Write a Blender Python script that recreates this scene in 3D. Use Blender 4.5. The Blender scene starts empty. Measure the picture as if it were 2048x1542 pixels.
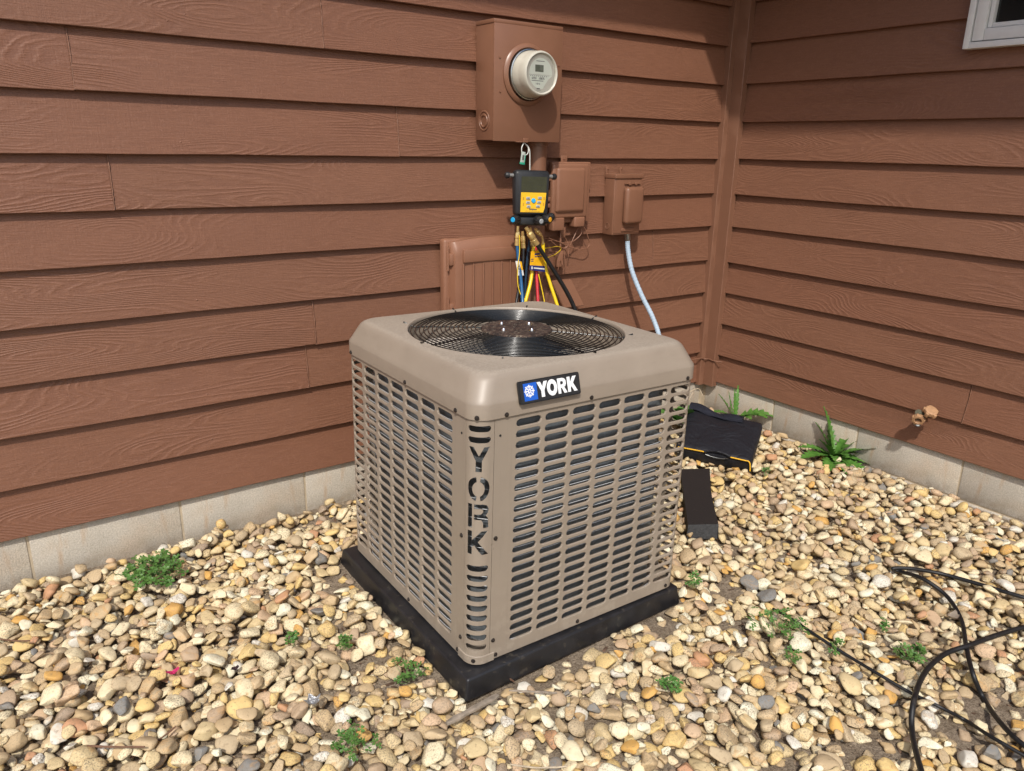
import bpy, bmesh, math, random
import numpy as np
from mathutils import Vector, Matrix
random.seed(7); rng = np.random.default_rng(7)
R = math.radians; PI = math.pi
SC = bpy.context.scene; COL = SC.collection
# ------------------------------------------------------------------ camera, sky, sun, exposure
CAMLOC = Vector((-3.5373, -2.9115, 1.5)); F_PX = 1529.96
pitch, yaw, roll = 0.30435, 0.62648, 0.01985
dv = Vector((math.sin(yaw)*math.cos(pitch), math.cos(yaw)*math.cos(pitch), -math.sin(pitch)))
r0 = Vector((math.cos(yaw), -math.sin(yaw), 0)); u0 = r0.cross(dv)
cr = r0*math.cos(roll) + u0*math.sin(roll); cu = -r0*math.sin(roll) + u0*math.cos(roll)
cam = bpy.data.cameras.new('camera'); camo = bpy.data.objects.new('camera', cam); COL.objects.link(camo)
mw = Matrix((cr, cu, -dv)).transposed().to_4x4(); mw.translation = CAMLOC; camo.matrix_world = mw
cam.sensor_width = 36; cam.lens = F_PX*36/2048; cam.clip_start = .05; cam.clip_end = 500
SC.camera = camo
SUN = Vector((.586, .70, -1.0)).normalized()          # direction the sunlight travels
world = bpy.data.worlds.new('World'); SC.world = world; world.use_nodes = True
wn = world.node_tree; sky = wn.nodes.new('ShaderNodeTexSky'); sky.sky_type = 'NISHITA'; sky.sun_disc = False
sky.sun_elevation = math.asin(-SUN.z); sky.sun_rotation = math.atan2(-SUN.x, -SUN.y); sky.air_density = 1.0; sky.dust_density = 2.5
wn.links.new(sky.outputs[0], wn.nodes['Background'].inputs[0]); wn.nodes['Background'].inputs[1].default_value = .15
sl = bpy.data.lights.new('sun', 'SUN'); sl.energy = 3.1; sl.angle = R(1.6); sl.color = (1, .95, .88)
so = bpy.data.objects.new('sun', sl); COL.objects.link(so); so.rotation_euler = SUN.to_track_quat('-Z', 'Y').to_euler(); so.location = (-3, -5, 6)
SC.view_settings.view_transform = 'Standard'; SC.view_settings.look = 'None'; SC.view_settings.gamma = 1
SC.view_settings.use_curve_mapping = False; SC.view_settings.exposure = 0.14
SC.cycles.max_bounces = 6; SC.cycles.diffuse_bounces = 3; SC.cycles.glossy_bounces = 3; SC.cycles.transmission_bounces = 4

def W(px, py, axis, val):
    """point of the photograph -> point on a plane x/y/z = val"""
    d = cr*((px-1024)/F_PX) - cu*((py-771)/F_PX) + dv
    i = 'xyz'.index(axis); return CAMLOC + d*((val-CAMLOC[i])/d[i])

# ------------------------------------------------------------------ objects
def link(name, me, parent=None):
    o = bpy.data.objects.new(name, me); COL.objects.link(o)
    if parent is not None: o.parent = parent
    return o
def tag(o, label, cat=None, group=None, kind=None):
    if label: o['label'] = label
    if cat: o['category'] = cat
    if group: o['group'] = group
    if kind: o['kind'] = kind
    return o
def thing(name, label, cat, loc=(0, 0, 0), rotz=0, group=None):
    o = link(name, None); o.location = loc; o.rotation_euler = (0, 0, rotz); o.empty_display_size = .05
    o['_m'] = 0; del o['_m']
    return tag(o, label, cat, group)
def pm(p):
    m = Matrix.Translation(p.location) @ p.rotation_euler.to_matrix().to_4x4()
    return (pm(p.parent) @ m) if p.parent else m
def obj(name, bm, mat, parent=None, world=False, smooth=None, loc=None):
    """world=True: mesh was drawn in world coordinates; loc: origin for a top-level mesh"""
    if world and parent is not None: bm.transform(pm(parent).inverted())
    if loc is not None: bm.transform(Matrix.Translation(-Vector(loc)))
    me = bpy.data.meshes.new(name); bm.to_mesh(me); bm.free()
    me.materials.append(mat)
    if smooth:
        me.polygons.foreach_set('use_smooth', [True]*len(me.polygons)); me.set_sharp_from_angle(angle=R(smooth))
    o = link(name, me, parent)
    if loc is not None: o.location = loc
    return o
def B(): return bmesh.new()
def box(bm, x0, x1, y0, y1, z0, z1, bev=0, seg=2, M=None, taper=None):
    r = bmesh.ops.create_cube(bm, size=1); vs = r['verts']
    for v in vs: v.co = Vector(((x0+x1)/2+v.co.x*(x1-x0), (y0+y1)/2+v.co.y*(y1-y0), (z0+z1)/2+v.co.z*(z1-z0)))
    if taper: taper(vs)
    if bev:
        es = list({e for v in vs for e in v.link_edges})
        rr = bmesh.ops.bevel(bm, geom=es, offset=bev, segments=seg, profile=.5, affect='EDGES', clamp_overlap=True)
        vs = list({v for f in rr['faces'] for v in f.verts} | {v for v in vs if v.is_valid})
    if M is not None: bmesh.ops.transform(bm, matrix=M, verts=vs)
    return vs
def tube(bm, pts, r, n=8, cap=True, rr=None):
    pts = [Vector(p) for p in pts]; rings = []; up = None
    for i, p in enumerate(pts):
        t = (pts[min(i+1, len(pts)-1)]-pts[max(i-1, 0)]).normalized()
        if up is None: up = Vector((0, 0, 1)) if abs(t.z) < .9 else Vector((1, 0, 0))
        a = t.cross(up).normalized(); up = a.cross(t).normalized()
        q = rr[i] if rr else r
        rings.append([bm.verts.new(p + a*q*math.cos(2*PI*k/n) + up*q*math.sin(2*PI*k/n)) for k in range(n)])
    for A_, B_ in zip(rings, rings[1:]):
        for k in range(n): bm.faces.new((A_[k], A_[(k+1) % n], B_[(k+1) % n], B_[k]))
    if cap: bm.faces.new(rings[0][::-1]); bm.faces.new(rings[-1])
def spline(pts, k=8):
    P = [Vector(p) for p in pts]; P = [P[0]*2-P[1]] + P + [P[-1]*2-P[-2]]; out = []
    for i in range(1, len(P)-2):
        a, b, c, d = P[i-1:i+3]
        for j in range(k):
            t = j/k; out.append(.5*((2*b)+(c-a)*t+(2*a-5*b+4*c-d)*t*t+(3*b-a-3*c+d)*t**3))
    out.append(P[-2]); return out
def lathe(bm, prof, n=32, M=None, cap=False):
    """profile of (radius, z) about z"""
    rings = []; vs = []
    for r_, z in prof:
        if r_ < 1e-6: v = bm.verts.new((0, 0, z)); rings.append([v]*n); vs.append(v)
        else:
            ring = [bm.verts.new((r_*math.cos(2*PI*k/n), r_*math.sin(2*PI*k/n), z)) for k in range(n)]; rings.append(ring); vs += ring
    for a, b in zip(rings, rings[1:]):
        for k in range(n):
            f = []
            for v in (a[k], a[(k+1) % n], b[(k+1) % n], b[k]):
                if v not in f: f.append(v)
            if len(f) > 2: bm.faces.new(f)
    if M is not None: bmesh.ops.transform(bm, matrix=M, verts=vs)
    bmesh.ops.recalc_face_normals(bm, faces=list({f for v in vs for f in v.link_faces}))
def fill(loops, ext=0.0, z=0.0):
    """flat 2D shape (even-odd) in x,y; returns bmesh; ext: thickness in +-z"""
    cu_ = bpy.data.curves.new('outline', 'CURVE'); cu_.dimensions = '2D'; cu_.fill_mode = 'BOTH' if ext else 'FRONT'; cu_.extrude = ext
    for lp in loops:
        s = cu_.splines.new('POLY'); s.points.add(len(lp)-1); s.use_cyclic_u = True
        for p, q in zip(s.points, lp): p.co = (q[0], q[1], 0, 1)
    o = bpy.data.objects.new('outline', cu_); COL.objects.link(o)
    dg = bpy.context.evaluated_depsgraph_get(); me = bpy.data.meshes.new_from_object(o.evaluated_get(dg))
    bm = B(); bm.from_mesh(me); bpy.data.objects.remove(o); bpy.data.curves.remove(cu_); bpy.data.meshes.remove(me)
    bmesh.ops.remove_doubles(bm, verts=bm.verts, dist=1e-6)
    if not ext:
        for f in bm.faces:
            if f.normal.z < 0: f.normal_flip()
    if z: bm.transform(Matrix.Translation((0, 0, z)))
    return bm
def text_bm(s, size, bold=0, ext=.0003):
    c = bpy.data.curves.new('lettering', 'FONT'); c.body = s; c.size = size; c.offset = bold; c.extrude = ext; c.align_x = 'CENTER'; c.align_y = 'CENTER'; c.resolution_u = 2
    o = bpy.data.objects.new('lettering', c); COL.objects.link(o)
    dg = bpy.context.evaluated_depsgraph_get(); me = bpy.data.meshes.new_from_object(o.evaluated_get(dg))
    bm = B(); bm.from_mesh(me); bpy.data.objects.remove(o); bpy.data.curves.remove(c); bpy.data.meshes.remove(me); return bm
def disc_copy(bm, mesh_bm, M):
    pass

# ------------------------------------------------------------------ materials
class NT:
    def __init__(s, name):
        s.m = bpy.data.materials.new(name); s.m.use_nodes = True; s.t = s.m.node_tree; s.b = s.t.nodes['Principled BSDF']
        s.tc = s.t.nodes.new('ShaderNodeTexCoord')
    def n(s, ty, **kw):
        x = s.t.nodes.new(ty)
        for k, v in kw.items(): setattr(x, k, v)
        return x
    def l(s, a, b): s.t.links.new(a, b)
    def set(s, sock, v):
        if isinstance(v, bpy.types.NodeSocket): s.l(v, sock)
        else: sock.default_value = v
    def math(s, op, a, b=0.0, c=0.0, clamp=False):
        x = s.n('ShaderNodeMath', operation=op, use_clamp=clamp); s.set(x.inputs[0], a); s.set(x.inputs[1], b)
        if op in ('MULTIPLY_ADD',): s.set(x.inputs[2], c)
        return x.outputs[0]
    def map(s, vec, scale=(1, 1, 1), loc=(0, 0, 0)):
        x = s.n('ShaderNodeMapping'); s.l(vec, x.inputs[0]); s.set(x.inputs[3], scale); s.set(x.inputs[1], loc); return x.outputs[0]
    def noise(s, vec, scale, detail=3, rough=.5, dist=0, w=None):
        x = s.n('ShaderNodeTexNoise', noise_dimensions='4D' if w is not None else '3D'); s.l(vec, x.inputs['Vector'])
        x.inputs['Scale'].default_value = scale; x.inputs['Detail'].default_value = detail; x.inputs['Roughness'].default_value = rough; x.inputs['Distortion'].default_value = dist
        if w is not None: s.set(x.inputs['W'], w)
        return x.outputs['Fac']
    def vor(s, vec, scale, feature='F1', out='Distance'):
        x = s.n('ShaderNodeTexVoronoi', feature=feature); s.l(vec, x.inputs['Vector']); x.inputs['Scale'].default_value = scale; return x.outputs[out]
    def rng(s, v, a, b, c=0.0, d=1.0):
        x = s.n('ShaderNodeMapRange'); s.set(x.inputs[0], v)
        for i, q in enumerate((a, b, c, d)): x.inputs[i+1].default_value = q
        return x.outputs[0]
    def ramp(s, v, stops, interp='LINEAR'):
        x = s.n('ShaderNodeValToRGB'); e = x.color_ramp.elements; x.color_ramp.interpolation = interp
        while len(e) < len(stops): e.new(.5)
        for q, (p, c) in zip(e, stops): q.position = p; q.color = (*c, 1)
        s.l(v, x.inputs[0]); return x.outputs[0]
    def mix(s, f, a, b, mode='MIX'):
        x = s.n('ShaderNodeMix', data_type='RGBA', blend_type=mode); s.set(x.inputs[0], f)
        for i, q in ((6, a), (7, b)): s.set(x.inputs[i], (*q, 1) if isinstance(q, tuple) and len(q) == 3 else q)
        return x.outputs[2]
    def bump(s, h, strength=1.0, dist=.001, prev=None):
        x = s.n('ShaderNodeBump'); s.set(x.inputs['Strength'], strength); x.inputs['Distance'].default_value = dist; s.l(h, x.inputs['Height'])
        if prev is not None: s.l(prev, x.inputs['Normal'])
        return x.outputs[0]
    def out(s, col=None, rough=None, nrm=None, metal=None, spec=None):
        I = s.b.inputs
        if col is not None: s.set(I['Base Color'], (*col, 1) if isinstance(col, tuple) and len(col) == 3 else col)
        if rough is not None: s.set(I['Roughness'], rough)
        if nrm is not None: s.l(nrm, I['Normal'])
        if metal is not None: s.set(I['Metallic'], metal)
        if spec is not None: s.set(I['Specular IOR Level'], spec)
        return s.m
def simple(name, col, rough=.5, metal=0, var=.12, scale=30, bump=.3, bscale=200, bdist=.0004, spec=.5, speck=None):
    t = NT(name); o = t.tc.outputs['Object']; n = t.noise(o, scale, 4, .6)
    c = t.mix(t.rng(n, .3, .7), tuple(x*(1-var) for x in col), tuple(min(1, x*(1+var)) for x in col))
    if speck:
        k = t.rng(t.noise(o, speck[1], 3, .6), .62, .7); c = t.mix(k, c, speck[0])
    nb = t.bump(t.noise(o, bscale, 3, .6), bump, bdist) if bump else None
    return t.out(c, t.rng(n, .3, .7, max(.02, rough-.06), min(1, rough+.06)), nb, metal, spec)

PAINT = (.210, .099, .058)
def siding_mat(name, rough_board=1.0, grain=1.0):
    t = NT(name); o = t.tc.outputs['Object']; inf = t.n('ShaderNodeObjectInfo'); rnd = t.math('MULTIPLY', inf.outputs['Random'], 37.0)
    v = t.map(o, (1.7, 1, 9)); w0 = t.noise(t.map(o, (.9, 1, 4)), 1.1, 1, .4, 0, rnd)
    g = t.noise(v, .55, 1.5, .45, .35, rnd)
    fine = t.noise(t.map(o, (14, 1, 60)), 1.6, 3, .6, 0, rnd)
    ph = t.math('ADD', t.math('MULTIPLY', g, 330.0), t.math('MULTIPLY', fine, 5.0))
    ring = t.math('POWER', t.rng(t.math('SINE', ph), -1, 1), 2.2)
    msk = t.rng(t.noise(t.map(o, (1.2, 1, 3)), 1.3, 2, .5, 0, t.math('ADD', rnd, 9.0)), .40, .58, .08, 1.0)
    h1 = t.bump(ring, t.math('MULTIPLY', msk, .62*grain), .0016)
    saw = t.noise(t.map(o, (110, 1, 8)), 1.6, 3, .65, 0, rnd)
    fb = t.noise(t.map(o, (9, 1, 190)), 1.6, 3, .6, 0, rnd)
    h2 = t.bump(saw, .55, .0016, h1); h3 = t.bump(fb, .60, .0018, h2)
    lump = t.noise(o, 160, 3, .6, 0, rnd); h4 = t.bump(lump, .50, .0011, h3)
    blob = t.rng(t.vor(t.map(o, (1, .2, 1)), 15), .0, .055, 1, 0); h5 = t.bump(t.math('MULTIPLY', blob, t.rng(t.noise(o, 5, 1), .5, .6)), .9, .002, h4)
    big = t.noise(t.map(o, (1, 1, 2.5)), 2.2, 4, .6, 0, rnd)
    c = t.mix(t.rng(big, .25, .75), tuple(x*.92 for x in PAINT), tuple(x*1.07 for x in PAINT))
    c = t.mix(t.math('MULTIPLY', t.rng(inf.outputs['Random'], 0, 1, 0, 1), .35), c, tuple(x*a for x, a in zip(PAINT, (1.0, .86, .84))))
    c = t.mix(t.rng(fb, .36, .62, .30, 0), c, (.11, .045, .026)); c = t.mix(t.rng(lump, .52, .66, 0, .22), c, (.30, .16, .11))
    dirt = t.rng(t.noise(t.map(o, (30, 1, 5)), 1.5, 4, .7, 0, rnd), .5, .8, 0, .22)
    c = t.mix(dirt, c, (.16, .075, .05))
    c = t.mix(t.math('MULTIPLY', t.rng(ring, 0, .25, 1, 0), t.math('MULTIPLY', msk, .16)), c, (.13, .055, .036))
    return t.out(c, t.rng(fine, .3, .7, .42, .56), h5, spec=.35)
M_SIDE = siding_mat('painted_siding')
def paint_mat(name, k=1.0, rough=.42, lump=.35, col=PAINT):
    return simple(name, tuple(x*k for x in col), rough, var=.06, scale=9, bump=lump, bscale=260, bdist=.0006)
M_TRIM = paint_mat('painted_trim', .93, .5, .8)
M_PBOX = paint_mat('painted_metal_box', 1.0, .36, .22)
M_PPLAS = paint_mat('painted_plastic', 1.18, .45, .25)
def concrete():
    t = NT('foundation_block'); o = t.tc.outputs['Object']
    n1 = t.noise(o, 3, 4, .6); n2 = t.noise(o, 180, 3, .7); p = t.vor(o, 260)
    c = t.ramp(n1, [(.3, (.46, .42, .35)), (.5, (.56, .51, .43)), (.7, (.62, .55, .44))])
    c = t.mix(t.rng(t.noise(o, 5, 3, .6), .52, .68, 0, .45), c, (.55, .42, .30))
    c = t.mix(t.rng(n2, .38, .6, .5, 0), c, (.27, .24, .19)); c = t.mix(t.rng(t.noise(o, 9, 4, .7), .52, .7, 0, .4), c, (.36, .31, .23))
    sp = t.n('ShaderNodeSeparateXYZ'); t.l(o, sp.inputs[0])
    dirt = t.math('MULTIPLY', t.rng(sp.outputs[2], .0, .07, 1, 0), t.rng(t.noise(o, 22, 4, .7), .35, .62, 0, .55))
    c = t.mix(dirt, c, (.20, .145, .09)); rust_ = t.rng(t.noise(t.map(o, (16, 16, 3)), 1.2, 3, .6), .60, .74, 0, .45); c = t.mix(rust_, c, (.42, .27, .15))
    return t.out(c, .9, t.bump(p, .35, .0015, t.bump(n2, .7, .0025)), spec=.2)
M_CONC = concrete(); M_MORT = simple('mortar', (.45, .37, .26), .95, var=.15, bump=.8, bscale=90, bdist=.002)
def pebble_mat(name, attr):
    t = NT(name); o = t.tc.outputs['Object']
    if attr:
        a = t.n('ShaderNodeAttribute', attribute_name='tone'); sp = t.n('ShaderNodeSeparateColor'); t.l(a.outputs['Color'], sp.inputs[0])
        tone, t2, t3 = sp.outputs[0], sp.outputs[1], sp.outputs[2]; vec = o
    else:
        i = t.n('ShaderNodeObjectInfo'); tone = i.outputs['Random']
        t2 = t.math('FRACT', t.math('MULTIPLY', tone, 61.7)); t3 = t.math('FRACT', t.math('MULTIPLY', tone, 193.3))
        g = t.n('ShaderNodeNewGeometry'); vec = g.outputs['Position']
    base = t.ramp(tone, [(0, (0.616, 0.486, 0.267)), (.13, (0.726, 0.616, 0.396)), (.25, (0.528, 0.400, 0.238)), (.36, (0.770, 0.670, 0.446)), (.48, (0.497, 0.391, 0.245)), (.56, (0.682, 0.497, 0.208)), (.65, (0.506, 0.373, 0.208)), (.73, (0.780, 0.740, 0.554)), (.81, (0.447, 0.330, 0.218)), (.86, (0.594, 0.421, 0.267)),
                         (.895, (0.638, 0.367, 0.099)), (.925, (0.373, 0.287, 0.207)), (.945, (.20, .205, .20)), (.960, (0.522, 0.280, 0.153)), (.972, (.70, .67, .58))], 'CONSTANT')
    n = t.noise(vec, 55, 3, .6); n2 = t.noise(vec, 240, 3, .7); nw = t.noise(t.map(vec, (1, 1, 2.2)), 26, 2, .5, 1.2)
    c = t.mix(t.rng(n, .35, .7, 0, .4), base, t.mix(.5, base, (.36, .25, .13)))
    c = t.mix(t.math('MULTIPLY', t.rng(nw, .5, .66, 0, .55), t.rng(t2, .5, .9)), c, (.55, .31, .11))
    lich = t.math('MULTIPLY', t.rng(n2, .51, .60), t.rng(t3, .25, .95, .05, .78)); c = t.mix(lich, c, (.14, .115, .085))
    pit = t.rng(t.noise(vec, 95, 2, .6), .60, .68, 0, .5); c = t.mix(pit, c, (.25, .17, .10))
    big = t.rng(t.noise(vec, 2.6, 2, .5), 0.48, .64, .03, .28); c = t.mix(t.math('MULTIPLY', big, t.rng(n2, .4, .6, .35, 1)), c, (.25, .20, .135))
    return t.out(c, .72, t.bump(n2, .35, .0015, t.bump(n, .4, .003)), spec=.3)
M_PEB = pebble_mat('pebble_bed', True); M_PEB1 = pebble_mat('pebble_single', False)
def soil():
    t = NT('soil'); o = t.tc.outputs['Object']; n = t.noise(o, 14, 5, .7); f = t.noise(t.map(o, (1, 1, 1)), 130, 4, .7)
    c = t.ramp(n, [(.35, (.17, .13, .09)), (.5, (.25, .20, .145)), (.66, (.33, .27, .20))]); c = t.mix(t.rng(f, .42, .62, 0, .7), c, (.085, .06, .042)); gr = t.noise(o, 420, 2, .6); c = t.mix(t.rng(gr, .58, .66, 0, .8), c, (.42, .35, .26))
    return t.out(c, .95, t.bump(f, 1, .006, t.bump(n, .6, .02)), spec=.1)
M_SOIL = soil()

# ------------------------------------------------------------------ the ground sheet
UX0, UY0, UX1, UY1 = -2.54, -1.345, -1.636, -.44           # the pad's footprint
def gz(x, y):
    d = np.minimum(-np.asarray(y), -np.asarray(x)*1.3)
    return -.030-.030*np.clip(d/1.0, 0, 1.3)+.006*np.sin(x*3.1+1)*np.sin(y*2.7)*np.clip(d*2, 0, 1)
BARE = [(-2.63, -.60, .10, .13), (-2.68, -.80, .09, .07), (-2.2, -1.40, .42, .045), (-1.84, -1.42, .15, .07), (-1.40, -1.38, .17, .10), (-1.74, -2.13, .16, .07), (-1.33, -2.24, .26, .11), (-1.99, -2.03, .12, .05),
        (-2.67, -1.16, .12, .05), (-2.36, -.12, .22, .06), (-2.72, -1.02, .09, .07), (-1.15, -1.22, .14, .06), (-1.6, -1.55, .10, .05), (-.12, -.90, .10, .10)]
def bare(x, y):
    m = np.zeros_like(np.asarray(x, float))
    for a, b, r1, r2 in BARE:
        m = np.maximum(m, np.clip(1.30-np.hypot((x-a)/r1, (y-b)/r2), 0, 1))
    return m
bm = B(); nx, ny = 110, 86; gx = np.linspace(-5.6, .1, nx); gy = np.linspace(-4.2, .1, ny)
V = [[bm.verts.new((x, y, float(gz(x, min(y, 0)))+.003+.003*math.sin(x*41+math.sin(y*33)*2)*math.sin(y*37))) for y in gy] for x in gx]
for i in range(nx-1):
    for j in range(ny-1): bm.faces.new((V[i][j], V[i+1][j], V[i+1][j+1], V[i][j+1]))
def ring(co, z): return [bm.verts.new((x, y, z)) for x, y in co]
inn = [V[i][0] for i in range(nx)] + [V[-1][j] for j in range(1, ny)] + [V[i][-1] for i in range(nx-2, -1, -1)] + [V[0][j] for j in range(ny-2, 0, -1)]
outr = []
for v in inn:
    d = Vector((v.co.x+2.75, v.co.y+2.05)); k = 90/max(abs(d.x)/2.85, abs(d.y)/2.15, 1e-6)*1.0
    s_ = 90/d.length; outr.append(bm.verts.new((-2.75+d.x*s_, -2.05+d.y*s_, -.05)))
for i in range(len(inn)): bm.faces.new((inn[i], outr[i], outr[(i+1) % len(inn)], inn[(i+1) % len(inn)]))
bmesh.ops.recalc_face_normals(bm, faces=bm.faces)
GROUND = obj('ground', bm, M_SOIL, smooth=60); GROUND['kind'] = 'structure'

# ------------------------------------------------------------------ river pebbles: dropped one by one on a height map
def ico(sub):
    bm = B(); bmesh.ops.create_icosphere(bm, subdivisions=sub, radius=1); bm.verts.ensure_lookup_table()
    v = np.array([x.co[:] for x in bm.verts]); f = np.array([[x.index for x in q.verts] for q in bm.faces]); bm.free(); return v, f
def proto(v, i):
    g = np.random.default_rng(100+i); p = v.copy()
    e = g.uniform(.62, 1.02); p = np.sign(p)*np.abs(p)**e; p /= np.abs(p).max(0)
    for _ in range(g.integers(3, 6) if i % 3 else g.integers(7, 12)):
        n = g.normal(size=3); n /= np.linalg.norm(n); d = g.uniform(.60, .86) if i % 3 else g.uniform(.46, .76)
        s = p@n-d; p -= np.outer(np.clip(s, 0, None)*.90, n)
    for _ in range(3):
        k = g.normal(size=3)*2.0; p *= (1+.07*np.sin(p@k+g.uniform(0, 6)))[:, None]
    p[:, 0] += .22*g.normal()*p[:, 1]**2*.6; p /= np.abs(p).max(0); return p
v2, f2 = ico(3); v1, f1 = ico(2)        # blender: subdivisions 3 = 320 faces, 2 = 80 faces
NP = 36; P2 = [proto(v2, i) for i in range(NP)]; P1 = [proto(v1, i) for i in range(NP)]
CS = .005; X0, Y0 = -5.4, -3.9; HX, HY = int(5.4/CS), int(3.9/CS)
xs = X0+(np.arange(HX)+.5)*CS; ys = Y0+(np.arange(HY)+.5)*CS
H = gz(xs[:, None], ys[None, :])-.004+np.zeros((HX, HY))
pad = (xs[:, None] > UX0-.004) & (xs[:, None] < UX1+.004) & (ys[None, :] > UY0-.004) & (ys[None, :] < UY1+.004); H[pad] = .3
BLK = [Vector((-1.30, -1.19)), Vector((-1.17, -1.10)), Vector((-.77, -.72)), Vector((-.88, -.64))]
H[(xs[:, None] > -.012)*np.ones((1, HY), bool)] = .3; H[:, ys > -.012] = .3
fwd = np.array([dv.x, dv.y]); fwd /= np.linalg.norm(fwd)
def inview(x, y, m=.35):
    p = Vector((x, y, 0))-CAMLOC; d = p.dot(dv); u = p.dot(cr)/d*F_PX; v = -p.dot(cu)/d*F_PX
    return d > .3 and abs(u) < 1024+m*900 and v < 771+m*900
def drop(n, sizef, zone, cand=4, keepbare=.93):
    out = []
    for _ in range(n):
        s = sizef(); best = None
        for _k in range(cand):
            x = rng.uniform(*zone[0]); y = rng.uniform(*zone[1])
            if zone[2] and not zone[2](x, y): continue
            if rng.random() < bare(x, y)*keepbare: continue
            i = int((x-X0)/CS); j = int((y-Y0)/CS)
            if i < 3 or j < 3 or i > HX-4 or j > HY-4: continue
            h = H[i, j]
            if h > .2: continue
            h = h-float(gz(x, y))
            if best is None or h < best[0]: best = (h, x, y)
        if best is None or best[0] > .050: continue
        _, x, y = best
        a = s/2; b = a*rng.uniform(.62, .95); c = b*rng.uniform(.42, .74); yw = rng.uniform(0, PI)
        rad = int(a/CS)+1; i = int((x-X0)/CS); j = int((y-Y0)/CS); i0, i1, j0, j1 = max(i-rad, 0), min(i+rad+1, HX), max(j-rad, 0), min(j+rad+1, HY)
        dx = xs[i0:i1, None]-x; dy = ys[None, j0:j1]-y; cy, sy = math.cos(yw), math.sin(yw)
        p = (dx*cy+dy*sy)/a; q = (-dx*sy+dy*cy)/b; r2 = p*p+q*q; m = r2 < 1
        if m.sum() < 3: continue
        h = H[i0:i1, j0:j1][m]
        if h.max() > .2:
            if (h > .2).mean() > .0: continue
        A = np.stack([p[m], q[m], np.ones(m.sum())], 1); co = np.linalg.lstsq(A, h, rcond=None)[0]
        ta = np.clip(co[0]/a, -.7, .7)*.8+rng.normal()*.10; tb = np.clip(co[1]/b, -.7, .7)*.8+rng.normal()*.12
        bulge = c*np.sqrt(1-r2[m]); tilt = ta*p[m]*a+tb*q[m]*b
        need = h+bulge-tilt; z = np.percentile(need, 88)-c*.10
        top = z+bulge+tilt; H[i0:i1, j0:j1][m] = np.maximum(h, top)
        out.append((x, y, z, a, b, c, yw, math.atan(ta), math.atan(tb)))
    return out
def near(x, y): return inview(x, y)
sz = lambda lo=.016, hi=.082, mu=.040, sg=.33: (lambda: float(np.clip(rng.lognormal(math.log(mu), sg), lo, hi)))
zV = ((-4.3, -.01), (-3.0, -.01), near)
S = drop(4800, sz(mu=.036), zV, 3) + drop(1600, sz(lo=.010, hi=.03, mu=.019, sg=.25), zV, 3, .6) + drop(7200, sz(lo=.022, hi=.078, mu=.044, sg=.25), zV, 6)
nv = len(S)
SO = drop(9000, sz(mu=.046), ((-5.35, -.01), (-3.85, -.01), lambda x, y: not inview(x, y)), 4)
S = np.array(S); SO = np.array(SO)
def place(Sx, protos, verts, faces, mask_idx):
    """joined vertex and face arrays for many stones"""
    VV, FF, TT, off = [], [], [], 0
    kind = rng.integers(0, NP, len(Sx))
    for k in range(NP):
        q = Sx[kind == k]
        if not len(q): continue
        p = protos[k][None]*q[:, None, 3:6]
        cb, sb = np.cos(q[:, 8])[:, None], np.sin(q[:, 8])[:, None]; y_, z_ = p[..., 1]*cb-p[..., 2]*sb, p[..., 1]*sb+p[..., 2]*cb
        ca, sa = np.cos(q[:, 7])[:, None], np.sin(q[:, 7])[:, None]; x_, z2 = p[..., 0]*ca-z_*sa, p[..., 0]*sa+z_*ca
        cy, sy = np.cos(q[:, 6])[:, None], np.sin(q[:, 6])[:, None]
        w = np.stack([x_*cy-y_*sy+q[:, 0:1], x_*sy+y_*cy+q[:, 1:2], z2+q[:, 2:3]], -1)
        n = len(q); VV.append(w.reshape(-1, 3)); FF.append((faces[None]+(np.arange(n)*len(verts))[:, None, None]).reshape(-1, 3)+off)
        TT.append(np.repeat(rng.random((n, 3)), len(verts), 0)); off += n*len(verts)
    return np.concatenate(VV), np.concatenate(FF), np.concatenate(TT)
def mesh_np(name, parts, mat, parent):
    off = 0; VV, FF, TT = [], [], []
    for v, f, t in parts: VV.append(v); FF.append(f+off); TT.append(t); off += len(v)
    v = np.concatenate(VV).astype('f4'); f = np.concatenate(FF).astype('i4'); t = np.concatenate(TT).astype('f4')
    me = bpy.data.meshes.new(name); me.vertices.add(len(v)); me.vertices.foreach_set('co', v.ravel()); me.loops.add(f.size); me.loops.foreach_set('vertex_index', f.ravel())
    me.polygons.add(len(f)); me.polygons.foreach_set('loop_start', np.arange(0, f.size, 3, dtype='i4')); me.polygons.foreach_set('use_smooth', np.ones(len(f), bool))
    at = me.attributes.new('tone', 'FLOAT_COLOR', 'POINT'); at.data.foreach_set('color', np.concatenate([t, np.ones((len(t), 1), 'f4')], 1).astype('f4').ravel())
    me.update(); me.validate(); me.materials.append(mat); return link(name, me, parent)
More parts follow.
